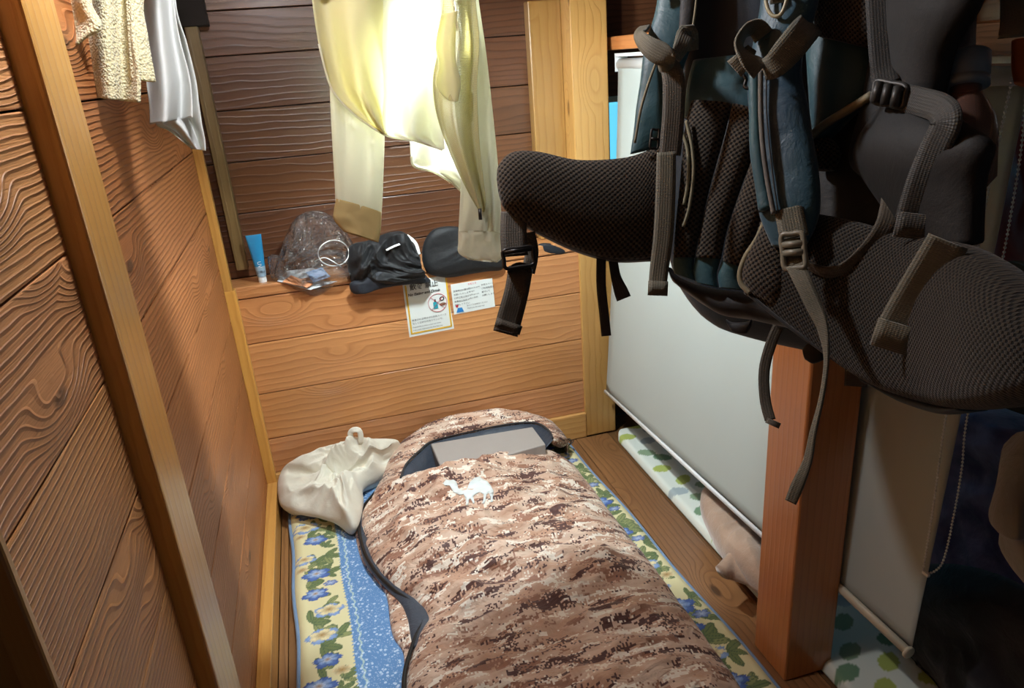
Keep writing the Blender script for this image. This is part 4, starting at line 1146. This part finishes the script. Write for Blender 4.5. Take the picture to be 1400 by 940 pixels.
# main body
part('main_body', [(985, -260), (945, -200), (925, -100), (920, 0), (915, 130), (917, 250), (925, 340), (950, 400), (1000, 432)],
     [(1290, -260), (1330, -200), (1345, -100), (1335, 0), (1330, 130), (1335, 230), (1325, 330), (1290, 420), (1200, 470)], [.05, .08, .09, .09, .09, .09, .09, .08, .05], NAVY, .25, 32, 8, 3.2, roughen=.003)
# charcoal side panel and stretch pocket
part('side_panel', [(1205, -200), (1200, -60), (1205, 0), (1190, 110), (1165, 215), (1190, 250), (1240, 300)], [(1320, -200), (1345, -60), (1340, 0), (1300, 80), (1288, 160), (1320, 240), (1335, 320)], [.02] * 7, CHARC, .03, roughen=.002)
part('side_pocket', [(1215, 120), (1190, 165), (1172, 213), (1200, 265), (1250, 320)], [(1290, 150), (1330, 172), (1357, 198), (1342, 250), (1336, 335)], [.008, .016, .020, .022, .02], CHARC, .015, roughen=.002)
# back panel fabric
part('back_panel', [(935, -180), (935, -60), (935, 60), (932, 160)], [(1120, -180), (1100, -60), (1060, 60), (1045, 160)], [.012] * 4, NAVY, .035, roughen=.003)
part('teal_yoke', [(948, 85), (940, 120), (938, 160)], [(1040, 75), (1042, 120), (1044, 165)], [.010] * 3, TEAL, .024, roughen=.003)
part('upper_panel', [(1100, 30), (1105, 90), (1108, 150), (1112, 200)], [(1200, 20), (1200, 70), (1190, 130), (1120, 200)], [.014] * 4, TEAL, .03, roughen=.003)
part('upper_mesh_pad', [(1118, -120), (1116, -40), (1110, 10), (1120, 50)], [(1215, -120), (1212, -40), (1205, 30), (1190, 66)], [.014] * 4, MESHG, .01)
# fluted mesh pads with teal feet
pads = [([(945, 138), (936, 180), (930, 250), (924, 310), (921, 352)], [(1000, 142), (992, 180), (972, 250), (958, 310), (950, 352)]),
        ([(1002, 142), (994, 180), (974, 250), (959, 310), (951, 352)], [(1036, 150), (1036, 190), (1015, 250), (995, 310), (986, 354)]),
        ([(1040, 190), (1030, 215), (1016, 255), (997, 310), (988, 356)], [(1062, 195), (1064, 230), (1056, 270), (1035, 320), (1016, 366)])]
for L, R in pads: part('mesh_pad', L, R, [.008, .014, .015, .015, .010], MESHB, .010, power=2.2)
feet = [([(921, 348), (920, 362), (922, 374)], [(950, 350), (948, 370), (952, 384)]), ([(951, 350), (948, 370), (951, 386)], [(986, 353), (980, 375), (982, 393)]), ([(988, 354), (982, 376), (984, 393)], [(1015, 364), (1010, 380), (1018, 397)])]
for L, R in feet: part('pad_foot', L, R, .009, TEAL, .014)
part('bottom_roll', [(915, 366), (925, 378), (965, 392), (1015, 400), (1080, 410), (1140, 430), (1200, 450)], [(922, 388), (942, 402), (985, 430), (1035, 440), (1090, 452), (1140, 488), (1200, 520)], [.02, .03, .035, .035, .035, .03, .03], BLACKF, .05, power=2.2, roughen=.003)
# hip belt wings
part('hip_belt_wing', [(679, 245), (682, 226), (700, 209), (735, 208), (790, 219), (850, 216), (885, 206), (912, 196)], [(681, 262), (688, 283), (705, 300), (740, 318), (790, 341), (840, 354), (885, 353), (915, 344)], [.008, .018, .026, .028, .028, .026, .024, .018], MESHB, .0, 26, 8, 2.3)
part('hip_belt_edge', [(684, 262), (700, 290), (740, 314), (790, 337), (840, 350), (890, 350)], [(686, 270), (702, 298), (740, 322), (790, 345), (840, 358), (890, 357)], [.012] * 6, BLACKF, .012, 14)
part('hip_belt_wing', [(1047, 288), (1100, 290), (1160, 300), (1230, 318), (1290, 326), (1345, 346), (1395, 386), (1450, 440), (1480, 500)],
     [(1018, 402), (1068, 436), (1130, 486), (1200, 528), (1275, 552), (1330, 560), (1390, 556), (1450, 540), (1482, 522)], [.012, .02, .026, .03, .032, .034, .034, .028, .01], airmesh('dark_air_mesh', srgb(58, 52, 43), srgb(10, 9, 9), .0055), -.01, 28, 8, 2.4)
part('hip_belt_edge', [(1180, 512), (1230, 530), (1280, 548), (1330, 556)], [(1188, 524), (1236, 548), (1290, 566), (1332, 562)], [.014] * 4, NAVY, .01, 14)
part('lumbar_pad', [(1052, 285), (1038, 320), (1022, 352), (1016, 378), (1022, 396)], [(1085, 300), (1085, 340), (1085, 370), (1082, 400), (1075, 425)], [.014, .02, .022, .022, .012], MESHB, -.012)
def pipe(pts, name='piping', r=.0028, off=-.018, mat=None):
    mb = MB(); mb.tube(cat([E(*p, off) for p in pts], 6), r, 8); return build(name, mb, [mat or PIPE], bp)
pipe([(1050, 292), (1036, 325), (1020, 350), (1012, 372), (1014, 388), (1026, 400)], off=-.022, r=.0035)
pipe([(1024, 402), (1060, 432), (1100, 462), (1140, 490)], off=-.02, r=.002, mat=BLACKF)
pipe([(938, 165), (946, 200), (948, 240), (942, 285), (934, 310)], off=-.008, r=.0022)
pipe([(932, 180), (940, 205), (941, 245), (935, 280)], off=-.006, r=.0022)
pipe([(1103, 192), (1125, 172), (1160, 150), (1192, 130)], off=.004, r=.005)
part('small_mesh_patch', [(1106, 195), (1108, 215), (1112, 232)], [(1138, 190), (1150, 208), (1140, 232)], .012, MESHG, .02)
part('lower_dark_panel', [(1100, 190), (1100, 240), (1110, 300)], [(1190, 140), (1225, 260), (1260, 320)], .012, BLACKF, .05)  # black fabric panel below and behind the mesh patch
# left shoulder strap
part('shoulder_strap', [(905, -160), (903, -60), (897, 0), (884, 60), (876, 110), (868, 160), (862, 210)], [(958, -160), (956, -60), (950, 0), (944, 60), (932, 100), (922, 160), (905, 200)], [.010, .012, .013, .013, .012, .011, .008], TEAL, .0, 20, 8, roughen=.003)
pipe([(900, 78), (888, 110), (876, 150), (868, 195)], off=-.020, r=.0018)
part('strap_inner_edge', [(930, -120), (930, 0), (926, 60)], [(954, -120), (952, 0), (944, 60)], .008, BLACKF, -.009)
pipe([(954, -60), (952, 0), (947, 40), (946, 62)], off=-.016, r=.0016)
# main shoulder strap
part('shoulder_strap', [(1046, -160), (1044, -60), (1040, 0), (1030, 60), (1026, 110), (1026, 170), (1030, 230), (1040, 290), (1056, 335)], [(1126, -160), (1124, -60), (1118, 0), (1100, 60), (1098, 110), (1108, 170), (1118, 230), (1120, 290), (1098, 340)], [.012, .014, .015, .016, .016, .016, .016, .014, .008], fabric('blue_teal_nylon', srgb(38, 82, 98), srgb(30, 66, 88), .5, 700, .3, .3, .003, 26), -.035, 24, 8, 2.6, roughen=.003)
part('strap_light_edge', [(1026, 100), (1025, 170), (1029, 230), (1039, 290)], [(1041, 100), (1041, 170), (1047, 230), (1057, 285)], .007, TEAL, -.050, roughen=.002)
pipe([(1040, 95), (1040, 150), (1043, 200), (1050, 250), (1058, 292)], off=-.060, r=.0028, mat=GREYF)
pipe([(1048, 98), (1048, 150), (1052, 200), (1058, 250), (1064, 290)], 'stitching', off=-.0585, r=.0009, mat=BLACKF)
pipe([(1046, 55), (1062, 48), (1084, 42)], 'stitching', off=-.051, r=.0008, mat=BLACKF)
# webbings -----------------------------------------------------------
def web(pts, w, mat=WEB, off=0, name='webbing', th=.0012, twist=None, nrm=None, label=None):
    mb = MB(); mb.ribbon([E(p[0], p[1], (p[2] if len(p) > 2 else 0) + off) for p in pts], w, nrm, th, twist=twist)
    o = build(name, mb, [mat], bp)
    if label: o['label'] = label
    return o
web([(703, 290, -.005), (702, 320, -.01), (704, 350, -.012)], .034, WEBD)
web([(712, 366, -.012), (706, 400, -.014), (698, 430, -.012), (691, 456, -.01)], [.031, .031, .032, .032], WEBD)
web([(697, 440, -.016), (693, 452, -.0155)], .034, WEBD, name='webbing_end')
web([(722, 318, .01), (727, 345, .01), (722, 372, 0)], .018, WEBD)
def loopbuckle(c, w, h, ang, bars, mat, name='buckle', off=-.02, r=.0026):
    mb = MB(); ca, sa = math.cos(ang), math.sin(ang)
    def q(u, v): return E(c[0] + u * ca - v * sa, c[1] + u * sa + v * ca, off)
    pts = [q(-w, -h), q(0, -h * 1.06), q(w, -h), q(w * 1.06, 0), q(w, h), q(0, h * 1.06), q(-w, h), q(-w * 1.06, 0)]
    mb.tube(cat(pts, 4, True), r, 8, closed=True)
    for b in bars: mb.tube([q(-w, b * h), q(w, b * h)], r * 1.25, 8)
    return build(name, mb, [mat], bp)
loopbuckle((709, 352), 19, 12, -.15, [-.8], BLKPL, r=.0026)
mb = MB(); ac = [E(711 + 15 * math.cos(a), 367 - 12 * math.sin(a) + 6, -.016) for a in [PI * k / 10 for k in range(11)]]; mb.tube(ac, .0028, 8); build('hook', mb, [BLKPL], bp)
# straps below left wing
web([(822, 352, .01), (822, 390, .008), (826, 430, .006), (829, 459, .004)], .0125, WEBB)
web([(838, 354, .014), (842, 378, .012), (849, 398, .008), (853, 408, .006)], [.012, .013, .018, .019], WEBB)
# webbing from load lifter down over the wing
web([(914, 84, -.03), (921, 110, -.035), (921, 150, -.035), (918, 190, -.032), (916, 212, -.03)], [.022, .027, .027, .027, .026], WEBD, name='webbing')
web([(911, 208, -.045), (910, 260, -.045), (907, 320, -.042), (901, 370, -.040), (899, 392, -.04)], [.023, .024, .024, .023, .022], WEB, name='webbing')
web([(900, 384, -.046), (899, 404, -.045)], .024, WEB, name='webbing_end')
mb = MB(); mb.ribbon([E(882, 36, 0), E(874, 48, -.03), E(885, 62, -.05), (E(905, 74, -.055)), E(924, 80, -.05)], [.014, .016, .022, .026, .012], None, .0014, twist=[.9, .7, .25, .1, .5]); mb.ribbon([E(924, 80, -.05), E(932, 62, -.045), E(940, 46, -.03), E(944, 70, -.02)], [.014, .02, .024, .02], None, .0014, twist=[.6, .2, 0, -.3]); build('webbing_loop', mb, [WEB], bp)
mb = MB(); mb.sphere(E(912, 90, -.03), .010, sc=(1.2, 1, 1.1)); build('webbing_knot', mb, [WEB], bp)
loopbuckle((895, 190), 5, 12, .1, [0], BLKPL, off=-.03, r=.0016)
# centre chest strap loop
mb = MB(); mb.ribbon([E(1044, 96, -.07), E(1060, 88, -.075), E(1080, 66, -.07), E(1098, 44, -.06), E(1110, 32, -.03)], [.022, .028, .032, .032, .03], None, .0014)
build('webbing', mb, [WEB], bp)
mb = MB(); mb.ribbon([E(1040, 96, -.075), E(1022, 80, -.085), E(1012, 60, -.08), E(1020, 42, -.07), E(1034, 38, -.06), E(1044, 50, -.052)], .022, None, .0014, twist=[.2, .9, 1.2, 1.1, .6, .1]); build('webbing_loop', mb, [WEB], bp)
web([(1028, 66, -.06), (1016, 82, -.065), (1004, 94, -.06)], [.012, .02, .024], WEB, name='webbing_end')
mb = MB(); mb.tube(cat([E(1014, 100, -.05), E(1020, 108, -.05), E(1018, 118, -.05), E(1024, 120, -.05), E(1026, 110, -.05)], 5), .0022, 8); build('sternum_buckle', mb, [BLKPL], bp)
mb = MB(); pts = [E(1048 + 0, -6, -.058), E(1049, 10, -.058), E(1056, 21, -.058), E(1066, 21, -.058), E(1073, 9, -.058), E(1075, -6, -.058), E(1062, -12, -.058)]; mb.tube(cat(pts, 5, True), .0022, 8, closed=True); build('d_ring', mb, [plain('cream_ring', srgb(176, 170, 140), .4)], bp)
web([(1062, -30, -.055), (1062, 4, -.058)], .014, WEB, name='webbing')
web([(905, -40, -.02), (908, -2, -.022)], .014, WEB)
# ladder buckle at the end of the main strap
web([(1078, 284, -.052), (1082, 305, -.054), (1086, 325, -.056)], .030, WEB)
loopbuckle((1085, 343), 14, 22, -.10, [-.42, .1], BUCKLE, off=-.066, r=.0032)
web([(1083, 326, -.062), (1086, 345, -.058), (1090, 362, -.062)], .020, WEB)
web([(1088, 362, -.066), (1098, 385, -.07), (1114, 420, -.07), (1125, 450, -.07), (1130, 490, -.07), (1124, 540, -.07), (1112, 590, -.068), (1104, 630, -.066), (1090, 664, -.066), (1081, 686, -.066)], [.020, .018, .016, .011, .006, .006, .008, .010, .013, .012], WEB, twist=[0, 0, 0, .4, .8, .9, .8, .6, .2, .1])
web([(1104, 362, -.04), (1130, 372, -.04), (1158, 366, -.04), (1190, 338, -.03), (1212, 305, -.02), (1222, 262, 0)], [.010, .014, .016, .018, .020, .022], WEBD, twist=[.8, .7, .5, .3, .1, 0])
# side compression strap
loopbuckle((1216, 128), 20, 14, .18, [], BUCKG, off=-.02, r=.003)
for k in range(3):
    mb = MB(); mb.tube([E(1202 + k * 13, 112 + k * 3, -.026), E(1196 + k * 13, 140 + k * 3, -.026)], .0046, 10); build('buckle_bar', mb, [BUCKG], bp)
web([(1222, 130, -.015), (1255, 138, -.02), (1285, 148, -.03), (1293, 168, -.035), (1278, 205, -.035), (1262, 250, -.035), (1248, 300, -.03)], [.026, .026, .026, .028, .028, .030, .032], webbing('grey_webbing', srgb(58, 58, 54)), twist=[0, 0, .1, .5, .4, .2, 0])
web([(1254, 292, -.036), (1246, 326, -.034)], .034, webbing('grey_webbing_end', srgb(66, 64, 58)), name='webbing_end')
web([(1200, -30, .0), (1204, 40, -.004), (1208, 90, -.006), (1212, 115, -.012)], .026, webbing('grey_webbing_up', srgb(42, 42, 40)))
# right hip strap
web([(1296, 330, -.055), (1272, 370, -.06), (1245, 415, -.062), (1222, 455, -.06)], [.034, .035, .036, .035], WEB)
web([(1228, 442, -.066), (1214, 478, -.064)], [.036, .034], WEB, name='webbing_end')
# small dangling bits below
web([(1064, 446, .02), (1054, 470, .02), (1045, 505, .02), (1046, 545, .02), (1053, 574, .018)], [.013] * 5, WEBD)
web([(1048, 574, .016), (1066, 582, .016)], .007, WEBD, name='webbing_end')
mb = MB(); mb.loft([E(993, 436, .02), E(1000, 440, .02), (E(1018, 440, .02)), E(1028, 436, .02)], [E(995, 444, .02), E(1003, 454, .02), E(1020, 456, .02), E(1026, 446, .02)], .005, n=12); build('bottom_loop', mb, [BLACKF], bp)
mb = MB(); mb.loft([E(1098, 476, .03), E(1108, 466, .03), E(1122, 466, .03)], [E(1102, 492, .03), E(1112, 497, .03), E(1126, 492, .03)], .006, n=12); build('cord_lock', mb, [CHARC], bp)
web([(1172, 490, .02), (1170, 528, .02)], .024, WEBD, name='webbing_end')
# haul loop and hook over the beam
mb = MB(); top = P(1080, -260, 1.1); hk = Vector((top.x, top.y, 1.78))
mb.ribbon([top - Vector((.03, 0, 0)), Vector((top.x - .01, top.y, top.z + .06)), Vector((top.x + .01, top.y, top.z + .06)), top + Vector((.03, 0, 0))], .02, None, .0015); build('haul_loop', mb, [WEBB], bp)
mb = MB(); zt = top.z + .058; mb.tube([Vector((top.x, top.y, ZT - .001)), Vector((top.x, top.y, zt + .03))], .003, 8); mb.tube(cat([Vector((top.x, top.y, zt + .03)), Vector((top.x, top.y - .015, zt + .012)), Vector((top.x, top.y, zt - .004)), Vector((top.x, top.y + .015, zt + .01))], 6), .003, 8)
o = build('ceiling_hook', mb, [STEEL], None); tag(o, 'steel hook in the ceiling carrying the hiking backpack', 'hook')

def reparent(childname, parentname, root):
    kids = [c for c in root.children if c.name.split('.')[0] == childname]
    tops = [c for c in root.children if c.name.split('.')[0] == parentname]
    base = wloc(root)
    for c in kids:
        cw = base + Vector(c.location); best = None
        for t in tops:
            tw_ = base + Vector(t.location)
            d = min((tw_ + v.co - cw).length for v in list(t.data.vertices)[::3])
            if best is None or d < best[0]: best = (d, t, tw_)
        c.parent = best[1]; c.location = cw - best[2]
for a_, b_ in (('webbing_end', 'webbing'), ('hip_belt_edge', 'hip_belt_wing'), ('stitching', 'shoulder_strap'), ('strap_light_edge', 'shoulder_strap'), ('pad_foot', 'mesh_pad'), ('buckle_bar', 'buckle'), ('webbing_knot', 'webbing_loop')):
    reparent(a_, b_, bp)

# bottle in side pocket
bt = empty('water_bottle', P(1318, 330, .745), 'brownish clear drink bottle with pale blue cap in the backpack side pocket', 'bottle')
db = .745; ctr = P(1316, 230, db); topb = P(1322, 72, db); axb = (topb - ctr).normalized(); Lb = (topb - ctr).length
mb = MB(); mb.lathe(ctr - axb * .02, axb, [(.022, 0), (.030, .01), (.030, Lb * .45), (.028, Lb * .58), (.020, Lb * .74), (.015, Lb * .80), (.014, Lb * .90)], 28)
build('bottle_body', mb, [BOTTLE], bt)
mb = MB(); mb.lathe(ctr + axb * (Lb * .70), axb, [(.0215, 0), (.0215, Lb * .07), (.020, Lb * .075), (.020, Lb * .09), (.0215, Lb * .095), (.0215, Lb * .28), (.019, Lb * .30)], 28)
build('bottle_cap', mb, [CAPBL], bt)

# ================================================================= LIGHT
LP = Vector((.26, 1.75, 1.465))
lamp = empty('hanging_lamp', LP, 'small white shaded lamp hanging behind the cycling jersey', 'lamp')
mb = MB(); mb.lathe(LP + Vector((0, 0, .030)), (0, 0, 1), [(.016, 0), (.018, .01), (.018, .05), (.006, .06), (.003, .065), (.003, ZT - LP.z - .031)], 20); build('lamp_holder', mb, [WHITEPL], lamp)
mb = MB(); rows = []
TQ = Vector((0, 0, 1)).rotation_difference(Vector((-.53, .27, 1)).normalized())
for r_, h_ in ((.016, .036), (.032, .034), (.062, .010), (.070, -.020), (.068, -.020), (.060, .009), (.031, .0325), (.015, .0345)):
    rows.append([LP + TQ @ Vector((r_ * math.cos(2 * PI * j / 32), r_ * math.sin(2 * PI * j / 32), h_)) for j in range(32)])
mb.grid(rows, True); build('lamp_shade', mb, [WHITEPL], lamp)
mb = MB(); mb.sphere(LP, .034, n=20, m_=14); build('bulb', mb, [emis('bulb_glow', (.86, .96, 1.0), 1350)], lamp)
LP2 = Vector((-.04, 1.12, 1.78))  # added unseen lamp, brightens the near left wall
lamp2 = empty('added_fill_lamp', LP2, 'added small round fill lamp, out of view, for the near left wall', 'lamp')
mb = MB(); mb.lathe(LP2 + Vector((0, 0, .03)), (0, 0, 1), [(.05, 0), (.055, .01), (.055, .06), (.05, ZT - LP2.z - .031)], 28); build('added_fill_lamp_base', mb, [WHITEPL], lamp2)
mb = MB(); mb.sphere(LP2, .034, n=20, m_=14); build('bulb', mb, [emis('added_fill_bulb_glow', (.97, .97, 1.0), 420)], lamp2)  # bulb of the added fill lamp
w = bpy.data.worlds.new('w'); SC.world = w; w.use_nodes = True
w.node_tree.nodes['Background'].inputs[0].default_value = (.8, .9, 1, 1); w.node_tree.nodes['Background'].inputs[1].default_value = .04
SC.view_settings.view_transform = 'Standard'; SC.view_settings.look = 'None'; SC.view_settings.exposure = .15; SC.view_settings.gamma = 1
SC.view_settings.use_curve_mapping = False
